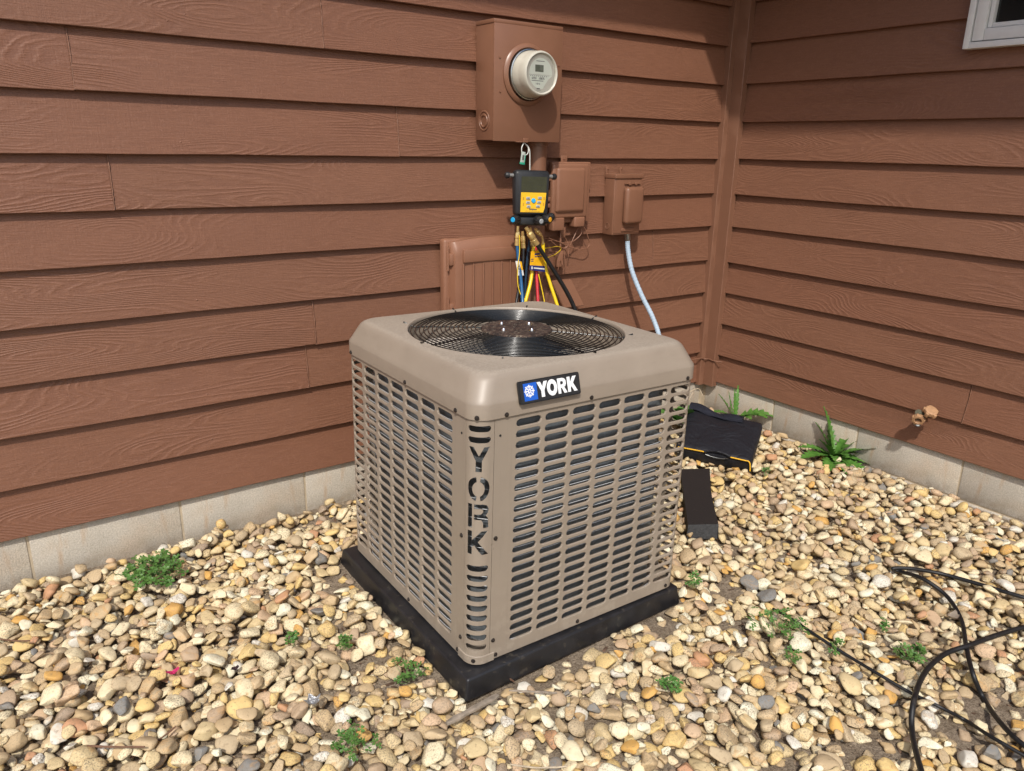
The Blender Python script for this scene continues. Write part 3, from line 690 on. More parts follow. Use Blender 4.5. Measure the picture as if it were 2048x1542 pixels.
# densify: connect each inner vertex to the nearest outer one by triangle fan
order_ = sorted(range(n), key=lambda i: ang[i]); oi = 0; o_list = [last[i] for i in order_]; o_ang = [ang[i] for i in order_]
ai, aj = o_ang, [2*PI*k/NA for k in range(NA)]
j0_ = 0; i = 0; j = 0
seq = sorted([(a, 0, k) for k, a in enumerate(o_ang)]+[(a, 1, k) for k, a in enumerate(aj)])
ci, cj = n-1, NA-1
for a, ty, k in seq:
    if ty == 0: bm.faces.new((o_list[ci], o_list[k], inner[cj])); ci = k
    else: bm.faces.new((o_list[ci], inner[k], inner[cj])); cj = k
prev = inner
for dr, dz in ((.007, .0016), (.003, .0014), (.0010, -.001), (0, -.006), (0, -.028), (.003, -.030)):
    cur = [bm.verts.new((x, y, z)) for x, y, z in circ(FR+dr, TOPZ+dz)]
    for k in range(NA): bm.faces.new((prev[k], prev[(k+1) % NA], cur[(k+1) % NA], cur[k]))
    prev = cur
bmesh.ops.recalc_face_normals(bm, faces=bm.faces); cover = obj('top_cover', bm, M_TOP, AC, smooth=38)
# inner orifice ring
bm = B(); lathe(bm, [(FR-.001, .878), (FR-.004, .86), (FR-.018, .835), (FR-.026, .79), (FR-.020, .755), (FR+.03, .745)], 96, Matrix.Translation((FC[0], FC[1], 0)))
for f in bm.faces: f.normal_flip()
obj('orifice_ring', bm, M_TAUPE, AC, smooth=50)
bm = B(); lathe(bm, [(0, .30), (.36, .30), (.36, .31)], 48, Matrix.Translation((FC[0], FC[1], 0))); obj('inner_floor', bm, M_DARK, AC)
# fan: hub and three broad blades, motor above it
M_BLADE = simple('fan_blade', (.012, .022, .020), .30, 0, bump=.1, spec=.4)
FAN = link('fan', None, AC); FAN.location = (FC[0], FC[1], .0)
bm = B(); lathe(bm, [(0, .80), (.060, .80), (.066, .79), (.066, .73), (0, .73)], 32); obj('hub', bm, M_DARK, FAN, smooth=40)
def blade(a0):
    bm = B(); NRr, NT_ = 8, 12; g_ = []
    for i in range(NRr+1):
        r = .062+(.318-.062)*i/NRr; row = []
        for j in range(NT_+1):
            s = j/NT_; half = R(24+14*math.sin(i/NRr*2.0)); a = a0+(s-.5)*2*half+.35*(i/NRr)
            row.append((r*math.cos(a), r*math.sin(a), .79-.05*(s-.5)*2*(1-.35*i/NRr)+.012*math.sin(s*PI)))
        g_.append(row)
    up = [[bm.verts.new(p) for p in r_] for r_ in g_]; dn = [[bm.verts.new((x, y, z-.003)) for x, y, z in r_] for r_ in g_]
    for i in range(NRr):
        for j in range(NT_):
            bm.faces.new((up[i][j], up[i+1][j], up[i+1][j+1], up[i][j+1])); bm.faces.new((dn[i][j], dn[i][j+1], dn[i+1][j+1], dn[i+1][j]))
    for j in range(NT_):
        bm.faces.new((up[0][j], up[0][j+1], dn[0][j+1], dn[0][j])); bm.faces.new((up[-1][j], dn[-1][j], dn[-1][j+1], up[-1][j+1]))
    for i in range(NRr):
        bm.faces.new((up[i][0], dn[i][0], dn[i+1][0], up[i+1][0])); bm.faces.new((up[i][-1], up[i+1][-1], dn[i+1][-1], dn[i][-1]))
    bmesh.ops.recalc_face_normals(bm, faces=bm.faces); return bm
M_BLD2 = simple('lit_fan_blade', (.60, .54, .46), .5, bump=.1)  # grey blade paled so its colour carries the light of the side sectors
for k, a0 in enumerate((234, 54, 324, 144)): obj('blade', blade(R(a0)), M_BLD2 if k > 1 else M_BLADE, FAN, smooth=50)  # pale lit-tone pair left and right, dark pair front and back
# grille: concentric wires on eight radial wires, rusty motor plate with four nuts
GR = link('fan_grille', None, AC); GR.location = (FC[0], FC[1], 0)
NR = 16; GZ = TOPZ-.0075
def gzr(r): return GZ+.012*(1-(r/.36)**2)
bm = B()
for k in range(NR):
    r = .138+(.351-.138)*k/(NR-1); n_ = 96; pts = [(r*math.cos(2*PI*i/n_), r*math.sin(2*PI*i/n_), gzr(r)) for i in range(n_+1)]
    tube(bm, pts, .0022, 7, False)
gw = obj('ring_wire', bm, M_BLACKW, GR, smooth=70)
for k in range(8):
    a = R(-41+45*k); bm = B(); pts = []
    r_end = .386 if k in (0, 4, 2, 6) else .376
    for i in range(9):
        r = .10+(r_end-.10)*i/8; z = gzr(min(r, .35))-.0042 if r < .357 else TOPZ+.0045
        pts.append((r*math.cos(a), r*math.sin(a), z))
    tube(bm, pts, .0027, 6); obj('radial_wire', bm, M_BLACKW, GR, smooth=70)
def rust():
    t = NT('rusty_plate'); o = t.tc.outputs['Object']; n = t.noise(o, 60, 5, .75); n2 = t.noise(t.map(o, (40, 140, 1)), 1.5, 4, .7)
    c = t.ramp(n, [(.36, (.012, .008, .007)), (.47, (.035, .020, .016)), (.58, (.075, .045, .032)), (.7, (.14, .10, .07))]); c = t.mix(t.rng(n2, .58, .66), c, (.32, .27, .20))
    return t.out(c, .8, t.bump(n, .8, .003), .2)
M_RUST = rust()
bm = B(); lathe(bm, [(0, GZ+.0125), (.040, GZ+.0120), (.106, GZ+.0130), (.112, GZ+.0145), (.117, GZ+.0135), (.120, GZ+.009), (.120, GZ+.006), (0, GZ+.005)], 48); mp_ = obj('motor_plate', bm, M_RUST, GR, smooth=40)
bm = B(); lathe(bm, [(.060, GZ+.006), (.060, .80)], 32); obj('motor_can', bm, M_DARK, GR, smooth=40)
M_NUT = simple('bright_nut', (.72, .72, .72), .16, 1, bump=0)
for k in range(4):
    a = R(15+90*k); bm = B(); lathe(bm, [(0, .0095), (.0035, .0085), (.0062, .0055), (.0068, .0), (.0105, 0), (.0105, -.002), (0, -.002)], 16, Matrix.Translation((.066*math.cos(a), 0.066*math.sin(a), GZ+.0145))); obj('acorn_nut', bm, M_NUT, mp_, smooth=40)
# screws
def screw(p, nrm, s=1.0, par=AC, mat=None):
    z = Vector(nrm).normalized(); M = z.to_track_quat('Z', 'Y').to_matrix().to_4x4(); M.translation = Vector(p)
    bm = B(); lathe(bm, [(0, .0042*s), (.0035*s, .0040*s), (.0040*s, .0012*s), (.0066*s, .0010*s), (.0068*s, -.001), (0, -.001)], 10, M); return obj('screw', bm, mat or M_SCREW, par, smooth=30)
D_ = 1/2**.5; pcn = RC-RC*D_
for x in (.094, .395, .80): screw((x, -.0075, UH+.0075), (0, -1, 0)); screw((-.0075, x, UH+.0075), (-1, 0, 0))
screw((pcn-.006, pcn-.006, UH+.0085), (-1, -1, 0))
for z in (.404, .066): screw((.072, -.001, z), (0, -1, 0)); screw((-.001, .066, z), (-1, 0, 0))
screw((.082, -.001, .0125), (0, -1, 0)); screw((-.001, .082, .0125), (-1, 0, 0)); screw((pcn-.003, pcn-.003, .011), (-1, -1, 0))
screw((.40, -.001, .012), (0, -1, 0)); screw((.80, -.001, .012), (0, -1, 0)); screw((-.001, .40, .012), (-1, 0, 0))
M_HOLE = simple('dark_hole', (.01, .01, .01), .9, bump=0)
for p, n_ in (((.079, -.0008, .715), (0, -1, 0)), ((-.0008, .07, .715), (-1, 0, 0))):
    M = Vector(n_).to_track_quat('Z', 'Y').to_matrix().to_4x4(); M.translation = Vector(p); bm = B(); lathe(bm, [(0, .0001), (.0022, .0001), (.0030, .0012), (.0036, .0)], 12, M); obj('pilot_hole', bm, M_HOLE, AC, smooth=30)
# name plate
def rrect(w, h, r, n=6):
    return [(cx_+r*math.cos(R(a0+90*i/n)), cy_+r*math.sin(R(a0+90*i/n))) for cx_, cy_, a0 in ((w/2-r, h/2-r, 0), (-w/2+r, h/2-r, 90), (-w/2+r, -h/2+r, 180), (w/2-r, -h/2+r, 270)) for i in range(n+1)]
BG = link('name_plate', None, AC); BG.location = (.2365, -.0075, UH+.0615); BG.rotation_euler = (R(90-16), 0, 0)
M_PLATE = simple('plate_black', (.012, .012, .013), .3, bump=0); M_WHITE = simple('plate_white', (.82, .83, .83), .35, var=.02, bump=0); M_BLUE = simple('plate_blue', (.012, .10, .50), .35, var=.02, bump=0)
bm = fill([rrect(.212, .0635, .006)], .004); obj('plate', bm, M_PLATE, BG)
bm = fill([rrect(.206, .0575, .005)], .0004, .0046); obj('plate_field', bm, simple('plate_field_black', (.02, .02, .021), .4, bump=0), BG)
bm = fill([[(-.092, -.024), (-.047, -.024), (-.047, .024), (-.092, .024)]], .0004, .0056); obj('blue_square', bm, M_BLUE, BG)
bm = B()
for k in range(8):
    a = R(45*k+90); c_, s_ = math.cos(a), math.sin(a); R2 = Matrix(((c_, -s_, 0, -.0735), (s_, c_, 0, .002), (0, 0, 1, .0064), (0, 0, 0, 1)))
    box(bm, .002, .0175, -.00135, .00135, 0, .0005, M=R2)
    for sg in (-1, 1): box(bm, 0, .0068, -.0012, .0012, 0, .0006, M=R2 @ Matrix.Translation((.0095, 0, 0)) @ Matrix.Rotation(sg*R(45), 4, 'Z'))
obj('snowflake', bm, M_WHITE, BG)
BY = [[(0, 1), (.33, 1), (.5, .66), (.67, 1), (1, 1), (.655, .42), (.655, 0), (.345, 0), (.345, .42)]]
BO = [arc(.5, .5, .54, .53, 0, 355, 40), arc(.5, .5, .225, .255, 0, 350, 24)]
BR = [[(0, 0), (0, 1), (.55, 1), (.8, .95), (.95, .8), (.96, .6), (.86, .46), (.72, .40), (1.02, 0), (.67, 0), (.43, .36), (.31, .36), (.31, 0)], [(.31, .58), (.52, .58), (.62, .62), (.65, .69), (.61, .76), (.52, .79), (.31, .79)]]
BK = [[(0, 0), (0, 1), (.31, 1), (.31, .62), (.62, 1), (1, 1), (.62, .56), (1.03, 0), (.66, 0), (.42, .36), (.31, .24), (.31, 0)]]
lx = -.046
for L_, w in ((BY, .036), (BO, .033), (BR, .031), (BK, .033)):
    bm = fill([[(lx+x*w, -.0205+.043*y) for x, y in lp] for lp in L_], .0005, .0057); obj('letter', bm, M_WHITE, BG); lx += w+(-.0015 if L_ is BY else .0035)
# the pad
M_PAD = simple('black_plastic_pad', (.014, .014, .016), .40, var=.3, scale=18, bump=.5, bscale=350, bdist=.0008, speck=((.045, .040, .034), 40))
bm = B(); T_, B_3 = [(-.034, -.031), (.862, -.004), (.868, .868), (-.040, .868)], []
box(bm, 0, 1, 0, 1, -.080, -.010, 0)
for v in bm.verts:
    i = {(0, 0): 0, (1, 0): 1, (1, 1): 2, (0, 1): 3}[round(v.co.x), round(v.co.y)]; k = .010 if v.co.z < -.05 else 0
    v.co.x, v.co.y = T_[i][0]+(k if i in (1, 2) else -k), T_[i][1]+(k if i > 1 else -k)
bmesh.ops.bevel(bm, geom=bm.edges[:], offset=.008, segments=3, profile=.6, affect='EDGES')
pd_ = obj('equipment_pad', bm, M_PAD, smooth=50); pd_.location = AC.location; pd_.rotation_euler = AC.rotation_euler
tag(pd_, 'square black plastic pad lying in the gravel under the air conditioner', 'equipment pad')

# ------------------------------------------------------------------ meter box on the left wall
MB = thing('meter_box', 'tall brown painted meter enclosure with a round glass meter, highest thing on the wall', 'meter box', (-1.478, 0, 1.518))
bx0, bx1, bz0, bz1, bd = -1.650, -1.300, 1.518, 1.972, -.132
bm = B(); box(bm, bx0, bx1, bd, .0, bz0, bz1, .003); obj('enclosure', bm, M_PBOX, MB, True, 30)
bm = B(); box(bm, bx0-.003, bx1+.004, bd-.004, .0, bz1-.004, bz1+.012, .003); box(bm, bx0-.0025, bx1+.003, bd-.0065, bd, bz0-.003, bz1-.004, .002); obj('cover_panel', bm, M_PBOX, MB, True, 30)
MXm = Matrix.Rotation(PI/2, 4, 'X')  # +z of a lathe -> -y
mc = Vector((-1.486, bd-.006, 1.782)); MM = Matrix.Translation(mc) @ MXm @ Matrix.Scale(1.12, 4)
bm = B(); lathe(bm, [(.083, -.001), (.108, .0), (.109, .006), (.102, .013), (.094, .015), (.090, .010), (.088, 0)], 48, MM); obj('socket_ring', bm, M_PBOX, MB, True, 40)
METER = link('electric_meter', None, MB); METER.location = mc-MB.location; METER.scale = (1.12, .93, 1.12)
M_STEEL = simple('zinc_ring', (.45, .47, .46), .3, 1, bump=0)
bm = B(); lathe(bm, [(.086, 0), (.0885, .012), (.0885, .026), (.085, .028), (.084, .0)], 48, MXm); obj('sealing_ring', bm, M_STEEL, METER, smooth=40)
M_MBODY = simple('meter_body', (.52, .50, .42), .32, var=.03, bump=0, spec=.6)
bm = B(); lathe(bm, [(.081, .004), (.0825, .03), (.0805, .062), (.0790, .068), (.0795, .072), (.0775, .085), (.0775, .105), (.074, .112), (.0705, .114), (.068, .111), (.066, .104), (.0, .103)], 64, MXm); obj('meter_housing', bm, M_MBODY, METER, smooth=30)
M_FACE = simple('meter_face', (.66, .70, .60), .45, var=.02, bump=0)
fz = .1035
bm = fill([[(-.060, -.004), (.056, -.004), (.035, -.020), (.016, -.044), (.006, -.0635), (-.012, -.0625), (-.033, -.052), (-.050, -.034), (-.058, -.016)]], .0003, fz); bm.transform(MXm); obj('face_label', bm, M_FACE, METER)
bm = fill([arc(0, 0, .0625, .0625, -3, 183, 40)], .0003, fz); bm.transform(MXm); obj('face_label', bm, M_FACE, METER)
M_LCD = simple('lcd', (.13, .145, .11), .25, bump=0); M_INK = simple('dark_print', (.10, .10, .09), .6, bump=0)
bm = fill([[(-.026, .005), (.012, .005), (.012, .029), (-.026, .029)]], .0004, fz+.0006); bm.transform(MXm); obj('display', bm, M_LCD, METER)
bm = B()
for x0, x1, z0, z1 in ((-.022, .016, .0405, .0425), (-.041, .012, -.0265, -.0245), (-.052, .04, -.0065, -.0058)): box(bm, x0, x1, z0, z1, fz+.0006, fz+.0011)
for k in range(9): box(bm, -.048+.009*k, -.044+.009*k, -.0105, -.0085, fz+.0006, fz+.0011)
bm.transform(MXm); obj('face_print', bm, M_INK, METER)
for s_, x, z, sz_ in (('6755', -.030, -.0175, .011), ('10875', .004, -.0175, .011), ('1 D C', -.012, -.036, .008), ('OSAKI', -.010, -.052, .0075)):
    if s_ == 'OSAKI': continue
    bm = text_bm(s_, sz_, .0002); bm.transform(MXm @ Matrix.Translation((x, z, fz+.0008))); obj('face_print', bm, M_INK, METER)
bm = B(); box(bm, -.017, -.003, -.054, -.0505, fz+.0006, fz+.0011); box(bm, -.021, .003, -.0583, -.0575, fz+.0006, fz+.0011); bm.transform(MXm); obj('face_print', bm, M_INK, METER)
GL = NT('meter_lens'); GL.b.inputs['Transmission Weight'].default_value = 1; GL.b.inputs['IOR'].default_value = 1.05; GL = GL.out((1, 1, 1), .02, spec=.5)
bm = B(); lathe(bm, [(0, .1085), (.050, .1080), (.067, .1065)], 40, MXm); obj('lens', bm, GL, METER, smooth=60)
# knockouts on the left side, screws, latch
for rr_, t_ in ((.040, .0022), (.026, .0040)):
    bm = B(); Mk = Matrix.Translation((bx0-.001, bd/2+.0, bz0+.078)) @ Matrix.Rotation(-PI/2, 4, 'Y')
    lathe(bm, [(rr_-.006, 0), (rr_-.004, t_), (rr_, t_), (rr_+.002, 0)], 32, Mk); obj('knockout', bm, M_PBOX, MB, True, 40)
bm = B(); box(bm, -1.537, -1.480, bd-.020, bd, bz0-.006, bz0-.001, .0015); box(bm, -1.500, -1.472, bd-.012, bd-.006, bz0-.004, bz0+.012, .002); obj('latch', bm, M_PBOX, MB, True, 30)
for p in ((bx0+.025, 1.84), (bx1-.018, 1.83), (bx0+.028, 1.71)):
    s_ = screw((p[0]+1.478, bd-.0065, p[1]-1.518), (0, -1, 0), .9, MB, M_PBOX)
# conduit below it
CP = thing('conduit_pipe', 'thick brown painted pipe dropping from the underside of the meter box', 'pipe', (-1.352, -.052, .0))
bm = B(); tube(bm, [(-1.352, -.052, -.06), (-1.352, -.052, 1.517)], .0415, 24); obj('pipe', bm, M_PBOX, CP, True, 50)
bm = B(); lathe(bm, [(.042, 1.516), (.049, 1.516), (.049, 1.500), (.042, 1.498)], 24, Matrix.Translation((-1.352, -.052, 0))); obj('lock_nut', bm, M_PBOX, CP, True, 40)
for z in (1.02,):
    bm = B(); lathe(bm, [(.0418, z), (.044, z), (.044, z-.025), (.0418, z-.025)], 24, Matrix.Translation((-1.352, -.052, 0))); box(bm, -1.42, -1.285, -.006, -.0, z-.025, z); obj('pipe_strap', bm, M_PBOX, CP, True, 40)
# seal tag hanging from the latch
LT = thing('seal_tag', 'small grey and green meter seal on a pale wire loop under the meter box', 'seal', (-1.49, bd-.014, 1.50))
M_TAGW = simple('seal_grey', (.42, .47, .42), .4, bump=0); M_GRN = simple('seal_green', (.03, .32, .20), .35, bump=0); M_WIREW = simple('pale_wire', (.62, .63, .58), .4, bump=0)
bm = B(); tube(bm, spline([(-1.497, bd-.012, 1.512), (-1.510, bd-.014, 1.488), (-1.506, bd-.014, 1.462)], 6), .0022, 6); tube(bm, spline([(-1.497, bd-.012, 1.512), (-1.474, bd-.012, 1.492), (-1.476, bd-.014, 1.468), (-1.492, bd-.014, 1.458)], 6), .0022, 6)
obj('wire_loop', bm, M_WIREW, LT, True, 60)
Mt = Matrix.Translation((-1.503, bd-.015, 1.452)) @ Matrix.Rotation(R(8), 4, 'Y')
bm = B(); box(bm, -.010, .010, -.003, .003, -.024, .022, .002, M=Mt); obj('seal_body', bm, M_TAGW, LT, True, 30)
bm = B(); box(bm, -.011, .013, -.004, .004, -.031, -.022, .001, M=Mt); box(bm, .0085, .0115, -.004, .003, -.024, .010, .001, M=Mt); obj('seal_clip', bm, M_GRN, LT, True, 30)
bm = B(); box(bm, -.005, .005, -.0036, -.003, -.012, .008, 0, M=Mt); obj('seal_print', bm, M_INK, LT, True)

# ------------------------------------------------------------------ painted boxes right of it
def shell(name, x0, x1, z0, z1, d0, d1, bev, mat, par, seg=3, tp=0):
    def tf(vs):
        for v in vs:
            if v.co.y < (d0+d1)/2:
                v.co.x += tp*(1 if v.co.x < (x0+x1)/2 else -1); v.co.z += tp*(1 if v.co.z < (z0+z1)/2 else -1)
    bm = B(); box(bm, x0, x1, d1, d0, z0, z1, bev, seg, taper=tf if tp else None); return obj(name, bm, mat, par, True, 40)
UB = thing('telephone_box', 'brown painted plastic box with stepped lid and two bottom tabs, beside the yellow gauge', 'utility box', (-1.13, 0, 1.15))
shell('back_plate', -1.245, -1.010, 1.150, 1.430, 0, -.030, .006, M_PPLAS, UB)
shell('lid', -1.262, -1.044, 1.175, 1.422, -.030, -.058, .010, M_PPLAS, UB)
shell('lid_panel', -1.248, -1.070, 1.200, 1.408, -.0575, -.072, .012, M_PPLAS, UB, tp=.010)
shell('bottom_tab', -1.258, -1.186, 1.118, 1.178, -.012, -.062, .006, M_PPLAS, UB); shell('bottom_tab', -1.122, -1.058, 1.130, 1.178, -.012, -.060, .006, M_PPLAS, UB)
bm = B(); box(bm, -1.180, -1.142, -.010, -.006, 1.425, 1.458, .002); obj('mounting_ear', bm, M_PPLAS, UB, True, 30); screw((-.031, -.010, 1.444-1.15), (0, -1, 0), 1, UB, M_PPLAS)
bm = B(); box(bm, -1.012, -.990, -.012, -.004, 1.300, 1.345, .004); obj('mounting_ear', bm, M_PPLAS, UB, True, 30)
for z in (1.345, 1.255, 1.225):
    bm = B(); box(bm, -1.276, -1.258, -.042, -.022, z, z+.018, .003); obj('hinge', bm, M_PPLAS, UB, True, 30)

DB = thing('disconnect_box', 'small brown painted breaker box with rounded pull cover, pale blue conduit leaving its bottom', 'switch box', (-.80, 0, 1.07))
shell('box_body', -.888, -.703, 1.082, 1.372, 0, -.072, .004, M_PBOX, DB)
shell('cap', -.891, -.699, 1.354, 1.376, 0, -.080, .003, M_PBOX, DB)
shell('front_plate', -.880, -.706, 1.090, 1.350, -.072, -.0745, .002, M_PBOX, DB)
shell('pull_cover', -.836, -.716, 1.135, 1.315, -.0745, -.112, .020, M_PBOX, DB, 4)
shell('bottom_bump', -.832, -.744, 1.098, 1.114, -.0745, -.080, .004, M_PBOX, DB)
bm = B(); tube(bm, [(-.828, -.080, 1.330), (-.722, -.080, 1.330)], .0032, 8); box(bm, -.802, -.785, -.086, -.0745, 1.322, 1.338, .002); box(bm, -.760, -.748, -.086, -.0745, 1.322, 1.338, .002); obj('hinge_rod', bm, M_PBOX, DB, True, 30)
bm = B(); Mk = Matrix.Translation((-.8895, -.036, 1.125)) @ Matrix.Rotation(-PI/2, 4, 'Y'); lathe(bm, [(.012, 0), (.014, .0015), (.017, 0)], 20, Mk); obj('knockout', bm, M_PBOX, DB, True, 40)
for x in (-.880, -.788):
    bm = B(); box(bm, x-.010, x+.010, -.008, -.004, 1.370, 1.408, .006, 3); obj('mounting_ear', bm, M_PBOX, DB, True, 40); screw((x+.80, -.008, 1.398-1.07), (0, -1, 0), .9, DB, M_PBOX)
FCn = thing('flexible_conduit', 'pale blue ribbed conduit curving from the breaker box down behind the air conditioner', 'conduit', (-.80, -.05, .0))
fp = spline([W(1255, 472, 'y', -.045), W(1256, 500, 'y', -.05), W(1264, 542, 'y', -.075), W(1283, 590, 'y', -.12), W(1304, 632, 'y', -.17), W(1317, 668, 'y', -.21), W(1321, 700, 'y', -.235), W(1318, 750, 'y', -.27), Vector((-.98, -.33, .33)), Vector((-1.20, -.38, .25)), Vector((-1.50, -.44, .25))], 22)
M_FLEX = simple('pale_blue_vinyl', (.42, .53, .64), .38, var=.04, bump=0, speck=((.30, .38, .46), 45))
bm = B(); tube(bm, fp, .0125, 12, rr=[.0125+.0009*math.sin(i*2.1) for i in range(len(fp))]); obj('conduit', bm, M_FLEX, FCn, True, 70)
bm = B(); tube(bm, [W(1254, 466, 'y', -.045), W(1255, 480, 'y', -.045)], .0165, 12); obj('connector', bm, M_STEEL, FCn, True, 40)

CB = thing('cable_enclosure', 'wide brown painted utility enclosure with ribbed bulging door behind the air conditioner', 'utility enclosure', (-1.66, 0, .70))
shell('back_box', -1.838, -1.46, .66, 1.108, 0, -.045, .012, M_PPLAS, CB)
def bulge_door():
    bm = B(); nx_, nz = 28, 24; x0, x1, z0, z1 = -1.818, -1.455, .62, 1.112; F_ = []
    for i in range(nx_+1):
        r_ = []
        for j in range(nz+1):
            u = i/nx_; v = j/nz; ed = min(u, 1-u, .06)/.06; et = min(1-v, .10)/.10
            d = -.045-.040*math.sqrt(1-(1-min(ed, 1))**2)*(1-.55*(1-min(et, 1))**2)-.012*math.sin(PI*u)
            x = x0+(x1-x0)*u; z = z0+(z1-z0)*v; z += -.020*(abs(u-.62)*1.5)**2*v; r_.append(bm.verts.new((x, d, z)))
        F_.append(r_)
    for i in range(nx_):
        for j in range(nz): bm.faces.new((F_[i][j], F_[i+1][j], F_[i+1][j+1], F_[i][j+1]))
    edge = [F_[i][0] for i in range(nx_+1)]+[F_[-1][j] for j in range(1, nz+1)]+[F_[i][-1] for i in range(nx_-1, -1, -1)]+[F_[0][j] for j in range(nz-1, 0, -1)]
    bk = [bm.verts.new((v.co.x, -.020, v.co.z)) for v in edge]
    for i in range(len(edge)): bm.faces.new((edge[i], bk[i], bk[(i+1) % len(edge)], edge[(i+1) % len(edge)]))
    bmesh.ops.recalc_face_normals(bm, faces=bm.faces); return bm
obj('door', bulge_door(), M_PPLAS, CB, True, 50)
bm = B(); box(bm, -1.772, -1.48, -.103, -.08, 1.010, 1.066, .004); obj('door_band', bm, M_PPLAS, CB, True, 30)
for k in range(7):
    x = -1.770+.0465*k+.003*k; pts = [(x-.010*((1.005-z)/.4)**2*(1 if k < 3 else -1)*.8, -.0905-.012*math.sin(PI*(x+1.818)/.363), z) for z in np.linspace(1.004, .63, 9)]
    bm = B(); tube(bm, pts, .0032, 6); obj('rib', bm, M_PPLAS, CB, True, 60)
for z in (1.02, .80):
    bm = B(); box(bm, -1.826, -1.802, -.076, -.055, z-.022, z+.030, .004); tube(bm, [(-1.828, -.06, z-.045), (-1.828, -.06, z+.06)], .0045, 8); obj('hinge', bm, M_PPLAS, CB, True, 30)
# small sloping plate and the drooping painted ground wires
SP = thing('cable_cover', 'small brown painted rectangular cover hanging at a slant just behind the thick black hose', 'cover plate', (-1.10, -.04, .74))
pv = [W(1103, 563, 'y', -.03), W(1143, 559, 'y', -.05), W(1169, 611, 'y', -.065), W(1128, 617, 'y', -.045)]
bm = B(); dq = Vector((0, .028, 0)); fr = [bm.verts.new(p) for p in pv]; bk = [bm.verts.new(p+dq) for p in pv]; bm.faces.new(fr); bm.faces.new(bk[::-1])
for i in range(4): bm.faces.new((fr[i], bk[i], bk[(i+1) % 4], fr[(i+1) % 4]))
bmesh.ops.bevel(bm, geom=bm.edges[:], offset=.003, segments=2, affect='EDGES'); bmesh.ops.recalc_face_normals(bm, faces=bm.faces); obj('cover_shell', bm, M_PPLAS, SP, True, 30)
pv2 = [W(1097, 596, 'y', -.025), W(1128, 617, 'y', -.03), W(1126, 640, 'y', -.03), W(1092, 632, 'y', -.02)]
GW = thing('loose_wires', 'tangle of thin brown painted wires drooping below the telephone box', 'wires', (-1.16, -.03, 1.05))
def wire(P, d=-.03, r=.0022, name='wire', par=GW, mat=M_PPLAS):
    pts = [W(x, y, 'y', d-.006*(i % 2)) for i, (x, y) in enumerate(P)]
    bm = B(); tube(bm, spline(pts, 6), r, 6); return obj(name, bm, mat, par, True, 60)
wire([(1118, 452), (1124, 468), (1132, 478), (1136, 490), (1128, 496), (1114, 492), (1098, 479), (1088, 477)])
wire([(1165, 448), (1175, 470), (1178, 490), (1168, 498), (1150, 497), (1128, 488), (1110, 481), (1094, 482)])
wire([(1160, 450), (1163, 466), (1150, 480), (1136, 486), (1118, 484), (1098, 476)])
wire([(1158, 452), (1146, 478), (1138, 497), (1136, 512)]); wire([(1121, 455), (1121, 490), (1122, 505), (1124, 530)], -.024, .0045)
wire([(1128, 500), (1130, 530), (1126, 538), (1120, 520), (1116, 540)], -.03, .002)
gc = W(1120, 515, 'y', -.03)
bm = B(); box(bm, gc.x-.017, gc.x+.020, -.032, -.012, gc.z-.045, gc.z+.030, .003); obj('wire_clamp', bm, M_PPLAS, GW, True, 30)
gc = W(1127, 465, 'y', -.02); bm = B(); box(bm, gc.x-.016, gc.x+.014, -.02, -.006, gc.z-.026, gc.z+.03, .003); obj('wire_clamp', bm, M_PPLAS, GW, True, 30)

# ------------------------------------------------------------------ digital gauge manifold hanging in front of the pipe
M_RUB = simple('black_rubber', (.017, .018, .020), .45, var=.1, bump=.4, bscale=300); M_YEL = simple('yellow_panel', (.80, .46, .015), .38, var=.02, bump=0)
M_GLCD = simple('gauge_lcd', (.045, .046, .026), .35, bump=0, spec=.2); M_BTN = simple('grey_button', (.38, .40, .40), .4, bump=0); M_CY = simple('cyan_plastic', (.02, .38, .72), .3, bump=0); M_BRASS = simple('brass', (.80, .58, .24), .30, .75, var=.08, bump=.1)
GA = thing('gauge_manifold', 'black and yellow digital gauge manifold hanging by its hook in front of the brown pipe', 'gauge', (-1.472, -.165, 1.30), R(-14))
GA.rotation_euler = (R(-4), R(1.5), R(-14))
def gobj(name, bm, mat, par=GA, sm=40): return obj(name, bm, mat, par, smooth=sm)
# body in local frame: x right, -y to the viewer, z up; centre at the origin
def gtaper(vs):
    for v in vs:
        if v.co.z < 0: v.co.x *= .93
bm = B(); box(bm, -.084, .084, -.030, .022, -.098, .098, .019, 4, taper=gtaper); gobj('body', bm, M_RUB)
bm = B(); box(bm, -.074, .074, -.036, -.028, -.088, .086, .007, 3, taper=gtaper); gobj('bezel', bm, M_RUB)
bm = fill([[(-.058, .005), (.060, .005), (.0615, .070), (-.0565, .070)]], .0008); bm.transform(Matrix.Translation((0, -.0368, 0)) @ MXm); gobj('screen', bm, M_GLCD)
bm = fill([[(-.060, -.079), (.047, -.079), (.054, -.060), (.060, .004), (-.058, .004)]], .0008); bm.transform(Matrix.Translation((0, -.0368, 0)) @ MXm); gobj('yellow_panel', bm, M_YEL)
for x, z in ((-.026, -.020), (-.026, -.038), (-.023, -.055), (.029, -.018), (.026, -.036), (.021, -.053)):
    bm = B(); box(bm, x-.009, x+.009, -.0415, -.0372, z-.0055, z+.0055, .0018); b_ = gobj('button', bm, M_BTN)
    bm = B(); box(bm, x-.005, x+.005, -.0421, -.0415, z-.0012, z+.0012); gobj('button_mark', bm, M_INK, b_)
bm = B(); lathe(bm, [(0, .006), (.009, .005), (.0105, .001), (.0105, 0)], 24, Matrix.Translation((0, -.0372, -.030)) @ MXm); gobj('round_button', bm, M_CY)
bm = text_bm('fieldpiece', .0095, .0003); bm.transform(Matrix.Translation((-.002, -.0382, -.066)) @ MXm); gobj('lettering', bm, M_INK, sm=None)
